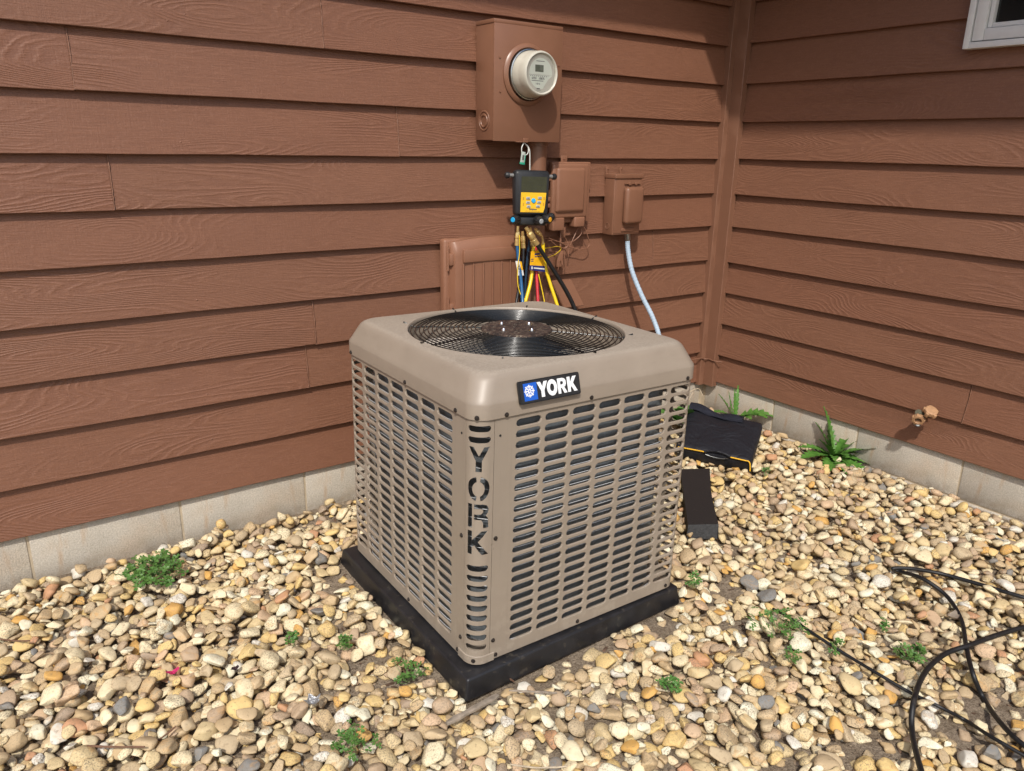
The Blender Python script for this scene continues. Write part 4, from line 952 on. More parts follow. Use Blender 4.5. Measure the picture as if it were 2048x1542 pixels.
bm = B(); box(bm, -.038, .032, -.0384, -.0376, -.0745, -.0736); gobj('lettering', bm, M_INK, sm=None)
bm = B(); rg = random.Random(5)
for k in range(26):
    x = -.052+.0042*k; 
    for z in (.060, .047, .034, .018): 
        if rg.random() < .42: box(bm, x, x+.0028, -.0380, -.0376, z, z+rg.choice((.001, .004, .006)))
gobj('screen_digits', bm, simple('lcd_digits', (.03, .03, .02), .4, bump=0), sm=None)
for x, z in ((-.047, -.022), (-.047, -.046), (.050, -.020), (.048, -.044)):
    bm = B(); box(bm, x-.003, x+.003, -.0384, -.0376, z-.006, z+.006); gobj('panel_print', bm, simple('faint_print', (.5, .28, .02), .5, bump=0), sm=None)
for sg in (-1, 1):
    bm = B(); Mk = Matrix.Translation((sg*.082, -.004, .074)) @ Matrix.Rotation(sg*PI/2, 4, 'Y'); lathe(bm, [(0, .0), (.009, 0), (.009, .020), (.0, .020)], 16, Mk); k_ = gobj('sensor_jack', bm, simple('jack_grey', (.30, .29, .27), .35, .6, bump=0))
    bm = B(); lathe(bm, [(0, .038), (.010, .038), (.0135, .033), (.0135, .022), (.009, .019), (0, .019)], 16, Mk); gobj('jack_cap', bm, M_RUB, k_)
bm = B(); box(bm, -.072, .074, -.020, .024, -.136, -.096, .010, 3); gobj('valve_block', bm, M_RUB)
def knob(x, z, dirv, capmat, L=.048):
    M = Vector(dirv).normalized().to_track_quat('Z', 'Y').to_matrix().to_4x4(); M.translation = Vector((x, -.018, z))
    bm = B(); n_ = 20; prof = [(.011, 0), (.014, .006), (.017, .014), (.0185, L-.006), (.016, L), (0, L)]
    lathe(bm, prof, n_, M)
    for k in range(10):
        a = 2*PI*k/10; box(bm, .0155, .0198, -.0018, .0018, .014, L-.008, .001, 1, M=M @ Matrix.Rotation(a, 4, 'Z'))
    kk = gobj('valve_knob', bm, M_RUB, sm=35)
    bm = B(); lathe(bm, [(0, L+.0022), (.0095, L+.0016), (.0110, L-.0002)], 20, M); gobj('knob_cap', bm, capmat, kk)
knob(-.058, -.110, (-.80, -.55, -.04), M_CY); knob(.018, -.108, (.22, -.95, -.18), simple('knob_grey', (.35, .37, .38), .35, bump=0)); knob(.050, -.105, (.42, -.85, -.08), simple('knob_orange', (.75, .36, .02), .35, bump=0)); knob(.078, -.100, (.9, .35, .05), M_RUB, .03)
bm = B(); tube(bm, spline([(0, .01, .098), (0, .012, .135), (.001, .02, .18), (-.006, .03, .205)], 6), .0022, 6); gobj('hook_wire', bm, M_WIREW)
# hoses: each a thing of its own
hy = -.165
def fitting(P, par, r=.0085, n_=10):
    a, b = Vector(P[0]), Vector(P[-1]); M = (b-a).to_track_quat('Z', 'Y').to_matrix().to_4x4(); M.translation = a; L = (b-a).length
    bm = B(); lathe(bm, [(0, 0), (r*.62, 0), (r*.70, L*.28), (r*1.0, L*.32), (r*1.12, L*.36), (r*1.12, L*.60), (r*.92, L*.64), (r*.92, L*.70), (r*1.0, L*.72), (r*1.0, L), (0, L)], n_, M); return obj('brass_fitting', bm, M_BRASS, par, True, 25)
def hmat(name, c): return simple(name, c, .32, var=.08, scale=60, bump=.1)
M_HB = hmat('blue_hose', (.015, .10, .24)); M_HK = hmat('black_hose', (.012, .012, .013)); M_HY = hmat('yellow_hose', (.80, .56, .015)); M_HR = hmat('red_hose', (.50, .025, .035))
def hose(name, label, P, mat, r, fit, tail, group='gauge hoses'):
    P = [W(x, y, 'y', d) for x, y, d in P]; t = thing(name, label, 'hose', P[0][:], 0, group)
    full = P+[Vector(q) for q in tail]; full_ = spline(full, 8)
    bm = B(); tube(bm, full_, r, 10); obj('hose_line', bm, mat, t, True, 60)
    if fit: fitting([W(x, y, 'y', d) for x, y, d in fit], t, r*1.35)
    return t
hose('blue_hose', 'blue refrigerant hose with brass end, leftmost hose under the gauge', [(1034, 488, hy), (1037, 520, hy-.01), (1042, 560, hy-.03), (1045, 600, hy-.06), (1047, 640, hy-.10)], M_HB, .0078, [(1036, 452, hy), (1034, 491, hy)], [(-1.60, -.30, .55), (-1.66, -.32, .25), (-1.64, -.24, .02), (-1.45, -.20, .0)])
hose('black_hose', 'thin black hose running straight down right beside the blue hose', [(1047, 492, hy+.01), (1046, 525, hy), (1041, 560, hy-.01), (1033, 604, hy-.05), (1030, 640, hy-.08)], M_HK, .0072, [(1045, 462, hy+.01), (1047, 496, hy+.01)], [(-1.66, -.28, .55), (-1.70, -.30, .3), (-1.60, -.30, .02), (-1.5, -.28, .0)])
hose('dark_hose', 'dark blue hose half hidden between the black hose and the yellow hose', [(1060, 478, hy+.06), (1056, 505, hy+.06), (1052, 550, hy+.05), (1050, 600, hy+.04), (1050, 640, hy+.02)], hmat('dark_blue_hose', (.01, .03, .06)), .0068, None, [(-1.55, -.16, .5), (-1.55, -.16, .2), (-1.5, -.15, .0)])
hose('yellow_hose', 'yellow hose passing behind the orange tag and leaning to the left', [(1067, 490, hy+.02), (1065, 522, hy+.01), (1062, 560, hy-.01), (1051, 604, hy-.04), (1044, 640, hy-.07)], M_HY, .0080, [(1060, 455, hy+.02), (1066, 492, hy+.02)], [(-1.58, -.26, .55), (-1.62, -.28, .25), (-1.55, -.33, .02), (-1.4, -.36, .0)])
hose('yellow_hose', 'yellow hose right of the red one, leaning to the right', [(1086, 486, hy-.005), (1088, 520, hy-.01), (1098, 560, hy-.03), (1113, 606, hy-.07), (1122, 640, hy-.10)], M_HY, .0080, None, [(-1.38, -.32, .52), (-1.30, -.35, .22), (-1.2, -.30, .0)])
bm = B(); pts = [W(x, y, 'y', hy-.01) for x, y in ((1072, 458), (1078, 465), (1084, 474), (1086, 488))]; tube(bm, spline(pts, 5), .0060, 8, rr=None); yf = thing('elbow_fitting', 'bright brass elbow joining the right yellow hose to the gauge', 'brass fitting', pts[0][:]); obj('elbow', bm, M_BRASS, yf, True, 50)
fitting([W(1070, 457, 'y', hy-.012), W(1081, 470, 'y', hy-.012)], yf, .0095)
hose('red_hose', 'red hose hanging from beneath the orange tag', [(1071, 490, hy+.03), (1073, 545, hy), (1076, 602, hy-.04), (1078, 640, hy-.07)], M_HR, .0072, None, [(-1.48, -.27, .52), (-1.46, -.28, .22), (-1.40, -.26, .0)])
hose('thick_hose', 'thick black hose with long brass end, crossing rightward in front of the yellow hoses', [(1071, 484, hy-.04), (1085, 506, hy-.05), (1108, 542, hy-.07), (1130, 578, hy-.09), (1147, 612, hy-.11), (1156, 645, hy-.13)], M_HK, .0098, [(1052, 455, hy-.03), (1074, 489, hy-.042)], [(-1.28, -.33, .5), (-1.22, -.34, .22), (-1.1, -.26, .0)])
def cord(name, label, P, mat, r, cat='string'):
    P = [W(x, y, 'y', d) for x, y, d in P]; bm = B(); tube(bm, spline(P, 8), r, 6); return tag(obj(name, bm, mat, None, smooth=60, loc=P[0]), label, cat)
cord('thin_string', 'thin yellow string hanging in front of the blue hose and white tag', [(1039, 470, hy-.02), (1039, 505, hy-.025), (1035, 540, hy-.03), (1036, 570, hy-.04), (1042, 590, hy-.05), (1053, 606, hy-.07), (1060, 640, hy-.07)], M_HY, .0020)
cord('thin_string', 'thin yellow string between the red hose and the right yellow hose', [(1077, 548, hy-.02), (1083, 575, hy-.03), (1089, 604, hy-.05), (1094, 640, hy-.08)], M_HY, .0024)
cord('thin_string', 'thin yellow string looping right from the hoses to the painted wire clamp', [(1087, 497, hy), (1100, 495, -.12), (1115, 493, -.06), (1122, 496, -.035), (1118, 503, -.04), (1108, 510, -.08), (1096, 515, hy)], M_HY, .0018)
# tags
def card(name, label, P, d, parts, cat='tag'):
    t = thing(name, label, cat, W(P[0][0], P[0][1], 'y', d)[:])
    q = [W(x, y, 'y', d-(.004 if i > 1 else 0)) for i, (x, y) in enumerate(P)]
    for nm, (u0, u1, v0, v1), mat, k in parts:
        f = lambda u, v: (q[0]*(1-u)+q[1]*u)*(1-v)+(q[3]*(1-u)+q[2]*u)*v
        c_ = [f(u0, v0), f(u1, v0), f(u1, v1), f(u0, v1)]; bm = B(); fr = [bm.verts.new(p+Vector((0, -.0004*k, 0))) for p in c_]; bk = [bm.verts.new(p+Vector((0, -.0004*k+.0007, 0))) for p in c_]
        bm.faces.new(fr); bm.faces.new(bk[::-1])
        for i in range(4): bm.faces.new((fr[i], bk[i], bk[(i+1) % 4], fr[(i+1) % 4]))
        bmesh.ops.recalc_face_normals(bm, faces=bm.faces); obj(nm, bm, mat, t, True)
    return t
M_ORT = simple('orange_card', (.85, .44, .01), .45, bump=0); M_NAVY = simple('navy_print', (.02, .03, .16), .45, bump=0); M_CARD = simple('white_card', (.75, .75, .72), .5, bump=0)
card('orange_tag', 'orange tag with a navy band across its bottom, hanging among the hoses', [(1062, 503), (1086, 498), (1092, 544), (1059, 540)], hy-.016, [('card', (0, 1, 0, 1), M_ORT, 0), ('navy_band', (0, 1, .74, 1), M_NAVY, 1), ('print_line', (.25, .95, .84, .90), M_CARD, 2), ('print_line', (.1, .18, .80, .94), M_CARD, 2), ('print_line', (.3, .9, .28, .32), M_NAVY, 2), ('print_line', (.3, .7, .14, .22), M_NAVY, 2), ('print_line', (.05, .22, .40, .44), M_NAVY, 2), ('print_line', (.05, .22, .5, .54), M_NAVY, 2)])
wt = [('card', (0, 1, 0, 1), M_CARD, 0), ('orange_edge', (.68, 1, 0, .62), M_ORT, 1)]+[('barcode_bar', (.25, .60, .22+.065*k, .22+.065*k+(.045 if k % 3 else .02)), M_INK, 2) for k in range(9)]
card('barcode_tag', 'small white barcode tag with an orange edge on the blue hose', [(1031, 522), (1043, 523), (1048, 551), (1036, 551)], hy-.022, wt)

# ------------------------------------------------------------------ garden tap on the right wall
HB = thing('garden_tap', 'weathered brass garden tap sticking out of the right wall', 'tap', (0, -1.312, .37))
M_OB = simple('weathered_brass', (.42, .24, .125), .6, .1, var=.2, scale=60, bump=.5, speck=((.20, .12, .06), 60)); M_OBD = simple('tarnished_metal', (.16, .15, .10), .5, .5, var=.3, scale=60)
XM = Matrix.Rotation(-PI/2, 4, 'Y')
def at_(p, M): return Matrix.Translation(p) @ M
bm = B(); tube(bm, [(.01, -1.322, .352), (-.055, -1.322, .356)], .0125, 14); box(bm, -.004, -.0015, -1.345, -1.30, .335, .372, .001); obj('inlet_pipe', bm, M_OBD, HB, True, 40)
bm = B(); lathe(bm, [(0, -.012), (.014, -.012), (.018, 0), (.018, .022), (.014, .034), (0, .034)], 16, at_((-.070, -1.322, .352), Matrix.Rotation(R(-50), 4, 'Y'))); obj('valve_body', bm, M_OBD, HB, True, 40)
# spout ring facing the camera and down
sd = Vector((-.80, -.42, -.42)).normalized(); Msp = sd.to_track_quat('Z', 'Y').to_matrix().to_4x4(); Msp.translation = Vector((-.078, -1.318, .352))
bm = B(); lathe(bm, [(.010, .034), (.0105, .010), (.016, .008), (.019, .014), (.0245, .016), (.0255, .026), (.0245, .036), (.016, .037), (.0125, .030), (.010, .012)], 20, Msp)
for k in range(7): box(bm, .0235, .0285, -.004, .004, .018, .034, .001, 1, M=Msp @ Matrix.Rotation(2*PI*k/7, 4, 'Z'))
obj('spout_collar', bm, M_OB, HB, True, 35)
# round turn handle above
hd = Vector((-.30, -.42, .86)).normalized(); Mh = hd.to_track_quat('Z', 'Y').to_matrix().to_4x4(); Mh.translation = Vector((-.080, -1.368, .385))
bm = B(); lathe(bm, [(0, .014), (.018, .015), (.027, .012), (.029, .004), (.027, -.006), (.018, -.008), (0, -.008)], 20, Mh)
for k in range(6): box(bm, .020, .034, -.008, .008, -.014, .010, .004, 2, M=Mh @ Matrix.Rotation(2*PI*k/5, 4, 'Z'))
obj('turn_handle', bm, M_OB, HB, True, 35)
bm = B(); tube(bm, [(-.070, -1.330, .350), (-.080, -1.366, .378)], .013, 12); tube(bm, [(-.075, -1.318, .34), (-.082, -1.322, .315)], .0135, 12); obj('stem', bm, M_OBD, HB, True, 40)
bm = B(); lathe(bm, [(.0, .0), (.015, 0), (.017, -.010), (.0, -.012)], 14, Matrix.Translation((-.083, -1.322, .318))); obj('drain_cap', bm, M_STEEL, HB, True, 40)

# ------------------------------------------------------------------ tool bag, rubber block
M_BAG = NT('black_nylon'); _t = M_BAG; _o = _t.tc.outputs['Object']; _n = _t.noise(_o, 9, 3, .6, .8); _w = _t.noise(_o, 700, 2, .5); M_BAG = _t.out((.011, .012, .017), .6, _t.bump(_w, .25, .0006, _t.bump(_n, .9, .022)), spec=.35)
M_PIPE = simple('yellow_piping', (.75, .42, .02), .5, bump=0)
BAG = thing('tool_bag', 'flat black nylon tool bag with yellow piping lying tilted near the corner', 'bag', (-.55, -.58, 0))
FBL, FBR = Vector((-.745, -.485, -.002)), Vector((-.575, -.815, -.006)); BBR, BBL = Vector((-.31, -.655, .040)), Vector((-.45, -.30, .05))
FTL, FTR = Vector((-.775, -.495, .078)), Vector((-.605, -.832, .074)); BTR, BTL = Vector((-.262, -.640, .140)), Vector((-.40, -.250, .168))
bm = B(); NU, NV, NWr = 22, 20, 6
def tri(u, v, w):
    lo_ = (FBL*(1-u)+FBR*u)*(1-v)+(BBL*(1-u)+BBR*u)*v; hi_ = (FTL*(1-u)+FTR*u)*(1-v)+(BTL*(1-u)+BTR*u)*v
    p = lo_*(1-w)+hi_*w; e = min(u, 1-u, .5)*2; f = min(v, 1-v, .5)*2
    if w == 1: p = p+Vector((0, 0, 1))*(.014*math.sin(PI*u)**.6*math.sin(PI*v)**.7+.007*math.sin(9*u+4*v)*math.sin(7*v-3*u)*e*f*2+.004*math.sin(23*u-9*v)*math.sin(11*v)*e*f*1.6-.022*math.exp(-((u-.42)/.20)**2-((v-.98)/.22)**2)+.010*math.exp(-((u-.95)/.08)**2-((v-.9)/.2)**2))
    return p
g3 = {}
def gv(i, j, k):
    if (i, j, k) not in g3: g3[i, j, k] = bm.verts.new(tri(i/NU, j/NV, k/NWr))
    return g3[i, j, k]
for i in range(NU):
    for j in range(NV):
        bm.faces.new((gv(i, j, NWr), gv(i+1, j, NWr), gv(i+1, j+1, NWr), gv(i, j+1, NWr))); bm.faces.new((gv(i, j, 0), gv(i, j+1, 0), gv(i+1, j+1, 0), gv(i+1, j, 0)))
for k in range(NWr):
    for i in range(NU):
        bm.faces.new((gv(i, 0, k), gv(i+1, 0, k), gv(i+1, 0, k+1), gv(i, 0, k+1))); bm.faces.new((gv(i, NV, k), gv(i, NV, k+1), gv(i+1, NV, k+1), gv(i+1, NV, k)))
    for j in range(NV):
        bm.faces.new((gv(0, j, k), gv(0, j, k+1), gv(0, j+1, k+1), gv(0, j+1, k))); bm.faces.new((gv(NU, j, k), gv(NU, j+1, k), gv(NU, j+1, k+1), gv(NU, j, k+1)))
bmesh.ops.recalc_face_normals(bm, faces=bm.faces)
for _k in range(4): bmesh.ops.smooth_vert(bm, verts=bm.verts, factor=.5, use_axis_x=True, use_axis_y=True, use_axis_z=True)
obj('bag_shell', bm, M_BAG, BAG, True, 80)
M_FLAP = simple('lighter_sheen_nylon', (.035, .040, .060), .6, bump=.5, bscale=400)  # lighter bluish nylon, the flap's sheen is put into the colour
bm = B(); FL_ = []
for i in range(19):
    u = .02+.72*i/18; row = []
    for j in range(7):
        v = .80+.215*j/6; p = tri(u, min(v, 1), 1)+Vector((0, 0, .006+.012*math.sin(PI*j/6)+.004*math.sin(u*17+j)-.022*(j == 6)))+(Vector((.012, .010, 0)) if j == 6 else Vector()); row.append(bm.verts.new(p))
    FL_.append(row)
for i in range(18):
    for j in range(6): bm.faces.new((FL_[i][j], FL_[i+1][j], FL_[i+1][j+1], FL_[i][j+1]))
bmesh.ops.solidify(bm, geom=bm.faces[:], thickness=.004); bmesh.ops.recalc_face_normals(bm, faces=bm.faces); obj('bag_flap', bm, M_FLAP, BAG, True, 80)
def ft(u, lift=.004, fwd_=.004): p = FTL*(1-u)+FTR*u; return p+Vector((-.86, -.45, 0))*fwd_*-.0+Vector((0, 0, lift))
for ua, ub in ((.05, .42), (.72, .965)):
    pts = [ft(ua+(ub-ua)*i/8, -.004+.003*math.sin(PI*(ua+(ub-ua)*i/8))) for i in range(9)]
    if ub > .9: pts += [ft(.985, -.012), ft(.995, -.030), ft(1.0, -.052)]
    bm = B(); tube(bm, spline(pts, 3), .0032, 8); obj('yellow_piping', bm, M_PIPE, BAG, True, 60)
bm = B(); tube(bm, spline([ft(.40, .0), ft(.47, .010), ft(.57, .014), ft(.67, .010), ft(.74, .0)], 6), .0060, 8); obj('handle', bm, M_BAG, BAG, True, 60)
bm = B(); tube(bm, spline([ft(.42, -.013), ft(.5, -.018), ft(.58, -.019), ft(.66, -.016), ft(.71, -.010)], 4), .0016, 6); obj('zip', bm, M_STEEL, BAG, True, 60)

M_BLK = NT('worn_rubber'); _t = M_BLK; _o = _t.tc.outputs['Object']; _n = _t.noise(_t.map(_o, (14, 60, 14)), 2.5, 4, .7); _sc = _t.rng(_t.noise(_t.map(_o, (30, 160, 30)), 2.0, 3, .7), .66, .72, 0, .5)
_c = _t.mix(_sc, (.022, .018, .017), (.20, .13, .11)); _g = _t.n('ShaderNodeNewGeometry'); M_BLK = _t.out(_c, .75, _t.bump(_n, .5, .003), spec=.25)
M_BLKE = simple('rubber_cut_face', (.045, .046, .048), .9, var=.35, scale=80, bump=1, bscale=160, bdist=.004)
RBk = thing('rubber_block', 'long black rubber block with a rough grey cut end beside the air conditioner', 'block', (-1.0, -.90, -.03))
bl = [Vector((-1.300, -1.062, 0)), Vector((-1.190, -1.128, 0)), Vector((-.775, -.728, 0)), Vector((-.90, -.655, 0))]
bm = B(); zt, zb = .038, -.030; pts = []
nb = 12; A_, B_2 = [], []
for i in range(nb+1):
    t_ = i/nb; l = bl[0].lerp(bl[3], t_); r_ = bl[1].lerp(bl[2], t_); r_ = r_+(l-r_).normalized()*.010*math.sin(PI*t_)
    A_.append([bm.verts.new((l.x, l.y, zt)), bm.verts.new((r_.x, r_.y, zt+.002*math.sin(t_*9))), bm.verts.new((r_.x+.004, r_.y-.003, zb)), bm.verts.new((l.x, l.y, zb))])
for a, b in zip(A_, A_[1:]):
    for k in range(4): bm.faces.new((a[k], b[k], b[(k+1) % 4], a[(k+1) % 4]))
bm.faces.new(A_[-1]); bmesh.ops.recalc_face_normals(bm, faces=bm.faces); obj('block_body', bm, M_BLK, RBk, True, 40)
bm = B(); e0, e1 = bl[0], bl[1]; nv_ = Vector((-(e1-e0).y, (e1-e0).x, 0)).normalized()*-1
if nv_.dot(bl[3]-bl[0]) > 0: nv_ = -nv_
ge = []; rg = random.Random(2)
for i in range(15):
    r_ = []
    for j in range(7):
        p = e0.lerp(e1, i/14); z = zb+(zt-zb)*j/6; r_.append(bm.verts.new(Vector((p.x, p.y, z))+nv_*(.001+.003*rg.random()*(0 < j < 6))))
    ge.append(r_)
for i in range(14):
    for j in range(6): bm.faces.new((ge[i][j], ge[i+1][j], ge[i+1][j+1], ge[i][j+1]))
bmesh.ops.recalc_face_normals(bm, faces=bm.faces); obj('cut_end', bm, M_BLKE, RBk, True, 80)

# ------------------------------------------------------------------ plants
def leaf_mat(name, c, c2):
    t = NT(name); o = t.tc.outputs['Object']; n = t.noise(o, 40, 3, .6); c_ = t.mix(t.rng(n, .35, .65), c, c2)
    t.b.inputs['Subsurface Weight'].default_value = 0; 
    return t.out(c_, .45, t.bump(t.noise(o, 160, 3, .6), .4, .002), spec=.35)
M_THI = leaf_mat('thistle_leaf', (.055, .145, .022), (.10, .23, .040)); M_CLO = leaf_mat('clover_leaf', (.05, .125, .022), (.10, .20, .045)); M_WEED = leaf_mat('weed_leaf', (.06, .15, .03), (.10, .22, .05)); M_RIB = leaf_mat('leaf_rib', (.16, .26, .09), (.20, .30, .12))
def leaf(L, w, az, el, droop, base, teeth=7, seed=0):
    """serrated folded blade, midrib curve in a vertical plane"""
    g = random.Random(seed); bm = B(); n = max(teeth, 5)*4; d = Vector((math.cos(az), math.sin(az), 0)); s = Vector((-math.sin(az), math.cos(az), 0)); mid, lf, rt = [], [], []
    p = Vector(base); e = el
    for i in range(n+1):
        t = i/n; prof = (math.sin(PI*min(1, t*.92+.06))**.75)*(1-.25*t); saw = .55+.45*((i % 4)/3.0) if teeth else 1
        ww = w*prof*(saw if 0 < i < n else .1); c = d*math.cos(e)+Vector((0, 0, 1))*math.sin(e); up = Vector((0, 0, 1))*math.cos(e)-d*math.sin(e)
        mid.append(bm.verts.new(p-up*.0005)); lf.append(bm.verts.new(p+s*ww+up*ww*.35+c*ww*.3+up*g.uniform(-.001, .001)*w*40)); rt.append(bm.verts.new(p-s*ww+up*ww*.35+c*ww*.3+up*g.uniform(-.001, .001)*w*40))
        p = p+c*(L/n); e -= droop/n
    for i in range(n):
        bm.faces.new((mid[i], lf[i], lf[i+1], mid[i+1])); bm.faces.new((mid[i+1], rt[i+1], rt[i], mid[i]))
    return bm
WF = 2.35
def thistle(name, label, base, leaves, mat, cat='plant', group=None):
    t = thing(name, label, cat, base, 0, group)
    for k, (L, w, az, el, dr, te) in enumerate(leaves):
        obj('leaf', leaf(L*1.08, w*WF, R(az), R(el), R(dr), (.006*math.cos(R(az)), .006*math.sin(R(az)), .012), te, k), mat, t, smooth=50)
    bm = B(); lathe(bm, [(0, -.02), (.008, -.02), (.007, .012), (0, .018)], 8); obj('stem', bm, M_RIB, t, smooth=50)
    return t
tb = W(1665, 905, 'z', -.005)
# azimuth 0 = +x (into the right wall); camera looks along about 54 deg
thistle('thistle_plant', 'larger bright green thistle with toothed leaves against the right foundation', (tb.x-.05, tb.y-.035, htop(tb.x-.05, tb.y-.035, .03)-.014), [
    (.25, .017, 110, 80, 14, 9), (.19, .014, 128, 66, 14, 7), (.17, .013, 60, 66, 10, 7), (.21, .018, -40, 52, 26, 8), (.25, .020, -68, 34, 22, 9), (.17, .019, 140, 30, 35, 7), (.19, .023, 165, 18, 30, 8), (.18, .022, 205, 8, 30, 8), (.19, .023, 235, 6, 26, 8), (.19, .023, 262, 6, 28, 8), (.17, .021, 290, 14, 30, 7), (.12, .015, 150, 58, 20, 6), (.13, .015, -20, 64, 15, 6), (.10, .014, 215, 34, 50, 6), (.15, .017, -60, 34, 40, 7), (.09, .012, 180, 66, 30, 5), (.11, .014, 250, 45, 50, 6)], M_THI)
thistle('thistle_plant', 'smaller thistle rising behind the black tool bag', (-.115, -.345, .02), [
    (.19, .007, 40, 74, 5, 8), (.16, .006, 110, 70, -8, 7), (.17, .007, 75, 84, 6, 8), (.17, .010, 130, 66, 20, 7), (.16, .016, 160, 50, 60, 6), (.20, .026, -50, 46, 70, 7), (.18, .026, -75, 48, 60, 6), (.14, .014, 190, 50, 60, 5), (.15, .02, 250, 50, 55, 6)], M_THI)
thistle('leafy_weed', 'broad leaved green weed glimpsed behind the right corner of the air conditioner', (-.47, -.27, .03), [
    (.16, .032, 200, 58, 70, 0), (.15, .030, 250, 52, 80, 0), (.17, .032, 140, 60, 70, 0), (.14, .030, 300, 50, 75, 0), (.16, .030, 20, 60, 70, 0), (.18, .026, 225, 74, 50, 0), (.12, .028, 90, 60, 60, 0)], M_WEED)
def clover(name, label, cx_, cy_, rad, n, seed, mat=M_CLO, s=.0110, hmax=.05, sx=1, sy=1):
    g = random.Random(seed); z0 = htop(cx_, cy_, .03); t = thing(name, label, 'plant', (cx_, cy_, z0-.01), 0, 'low weeds sprouting through the gravel')
    bm = B(); st = B()
    for _ in range(n):
        a = g.uniform(0, 2*PI); r = rad*math.sqrt(g.random())*g.uniform(.7, 1.1); x, y = r*math.cos(a)*sx, r*math.sin(a)*sy; zt_ = max(htop(cx_+x, cy_+y, .01)-z0+.008, 0)+hmax*g.random()*(1-.7*r/rad)+.004
        tl = Vector((g.uniform(-.5, .5), g.uniform(-.5, .5)-.2, 1)).normalized(); u_ = tl.orthogonal().normalized(); v_ = tl.cross(u_); q = s*g.uniform(.7, 1.3); rot = g.uniform(0, 6)
        for k in range(3):
            b = rot+2*PI*k/3; dd = u_*math.cos(b)+v_*math.sin(b); ss = u_*-math.sin(b)+v_*math.cos(b); c0 = Vector((x, y, zt_+.01))
            P = [c0, c0+dd*q*.45+ss*q*.42+tl*q*.12, c0+dd*q*.95+ss*q*.36+tl*q*.10, c0+dd*q*.84, c0+dd*q*.95-ss*q*.36+tl*q*.10, c0+dd*q*.45-ss*q*.42+tl*q*.12]
            vs = [bm.verts.new(p) for p in P]; bm.faces.new((vs[0], vs[1], vs[2], vs[3])); bm.faces.new((vs[0], vs[3], vs[4], vs[5]))
        if g.random() < .5: tube(st, [(x*.3, y*.3, 0), (x*.8, y*.8, zt_*.7), (x, y, zt_+.01)], .0008, 4, False)
    obj('foliage', bm, mat, t, smooth=30)['kind'] = 'stuff'; obj('stalks', st, M_RIB, t, smooth=60)['kind'] = 'stuff'
clover('clover_clump', 'largest clover clump, left near the pale foundation', -3.165, -.262, .100, 140, 1, s=.0135, hmax=.075, sx=1.0, sy=1.15)
clover('clover_clump', 'clover sprig just left of the pad near its front corner', -2.640, -1.185, .055, 26, 2)
clover('clover_clump', 'clover clump at the bottom of the picture, left of the weathered stick', -2.900, -1.374, .065, 34, 3)
clover('clover_clump', 'loose clover clump beside an orange stone under the upper end of the thin black cable', -1.555, -1.685, .090, 52, 4, sx=1.2)
clover('clover_clump', 'dark clover tuft between the thin cable and the looped black cable', -1.298, -1.995, .050, 42, 5, sx=1.2)
clover('clover_clump', 'bright green tuft in front of the middle of the pad', -2.071, -1.694, .032, 24, 6, M_WEED)
clover('clover_clump', 'tiny bright green sprig nearest the tip of the black cable loop', -1.225, -1.862, .020, 12, 7, M_WEED)
clover('clover_clump', 'tiny sprig left of the pad beside two orange stones', -2.754, -.967, .030, 16, 8)
clover('clover_clump', 'tiny sprig farther left of the pad among cream stones', -2.889, -.885, .022, 10, 9)
clover('clover_clump', 'few grassy leaves at the right end of the pad', -1.575, -1.345, .028, 14, 10, M_WEED)
clover('clover_clump', 'small sprig below the large loose clover clump, left of the thin cable', -1.64, -1.80, .03, 14, 11)
clover('clover_clump', 'small clover sprig touching the thin cable at mid length', -1.480, -1.845, .03, 16, 12)
clover('clover_clump', 'small green sprig in front of the tool bag', -.56, -.885, .018, 10, 13, M_WEED)

# ------------------------------------------------------------------ cables on the gravel, stick and small litter
M_CAB = simple('black_cable_jacket', (.008, .008, .009), .5, var=.2, scale=50, bump=.3, speck=((.035, .03, .026), 40))
def gcable(name, label, P, r, lift, cat='cable', mat=M_CAB):
    pts = []
    for i, (x, y, h) in enumerate(P):
        q = W(x, y, 'z', 0); zz = htop(q.x, q.y, .015)
        for _ in range(2): q = W(x, y, 'z', zz+h+r); zz = max(zz, htop(q.x, q.y, .012)) if h == 0 else zz
        pts.append(q)
    bm = B(); tube(bm, spline(pts, 8), r, 10); return tag(obj(name, bm, mat, None, smooth=60, loc=pts[0]), label, cat)
gcable('black_cable', 'thick black cable with a hairpin bend, its long loop reaching the right edge', [(2250, 1250, .0), (2120, 1215, .0), (2048, 1195, .005), (1950, 1166, .01), (1880, 1147, .01), (1820, 1137, .008), (1786, 1137, .004), (1800, 1143, .002), (1845, 1157, .004), (1893, 1192, .004), (1922, 1238, .004), (1932, 1290, .005), (1945, 1345, .006), (1968, 1398, .004), (2005, 1450, .0), (2050, 1492, .0), (2160, 1570, 0)], .0072, .0)
gcable('black_cable', 'thick black cable making a broad arc at the bottom right, crossing over the other loop', [(1905, 1700, 0), (1868, 1610, .0), (1842, 1540, .004), (1824, 1462, .010), (1828, 1400, .018), (1850, 1345, .028), (1890, 1308, .03), (1940, 1290, .028), (2000, 1268, .02), (2060, 1252, .015), (2200, 1225, .0)], .0078, .0)
gcable('thin_cable', 'thin black cable running diagonally across the gravel toward the lower right', [(1546, 1218, -.006), (1580, 1236, .0), (1640, 1276, .0), (1700, 1314, .0), (1760, 1350, .002), (1820, 1385, .0), (1880, 1414, .0), (1930, 1440, .0), (1980, 1472, .0), (2050, 1512, .0), (2160, 1575, 0)], .0052, .0)
M_WOOD = simple('weathered_wood', (.26, .215, .165), .85, var=.35, scale=40, bump=.9, bscale=120, bdist=.002)
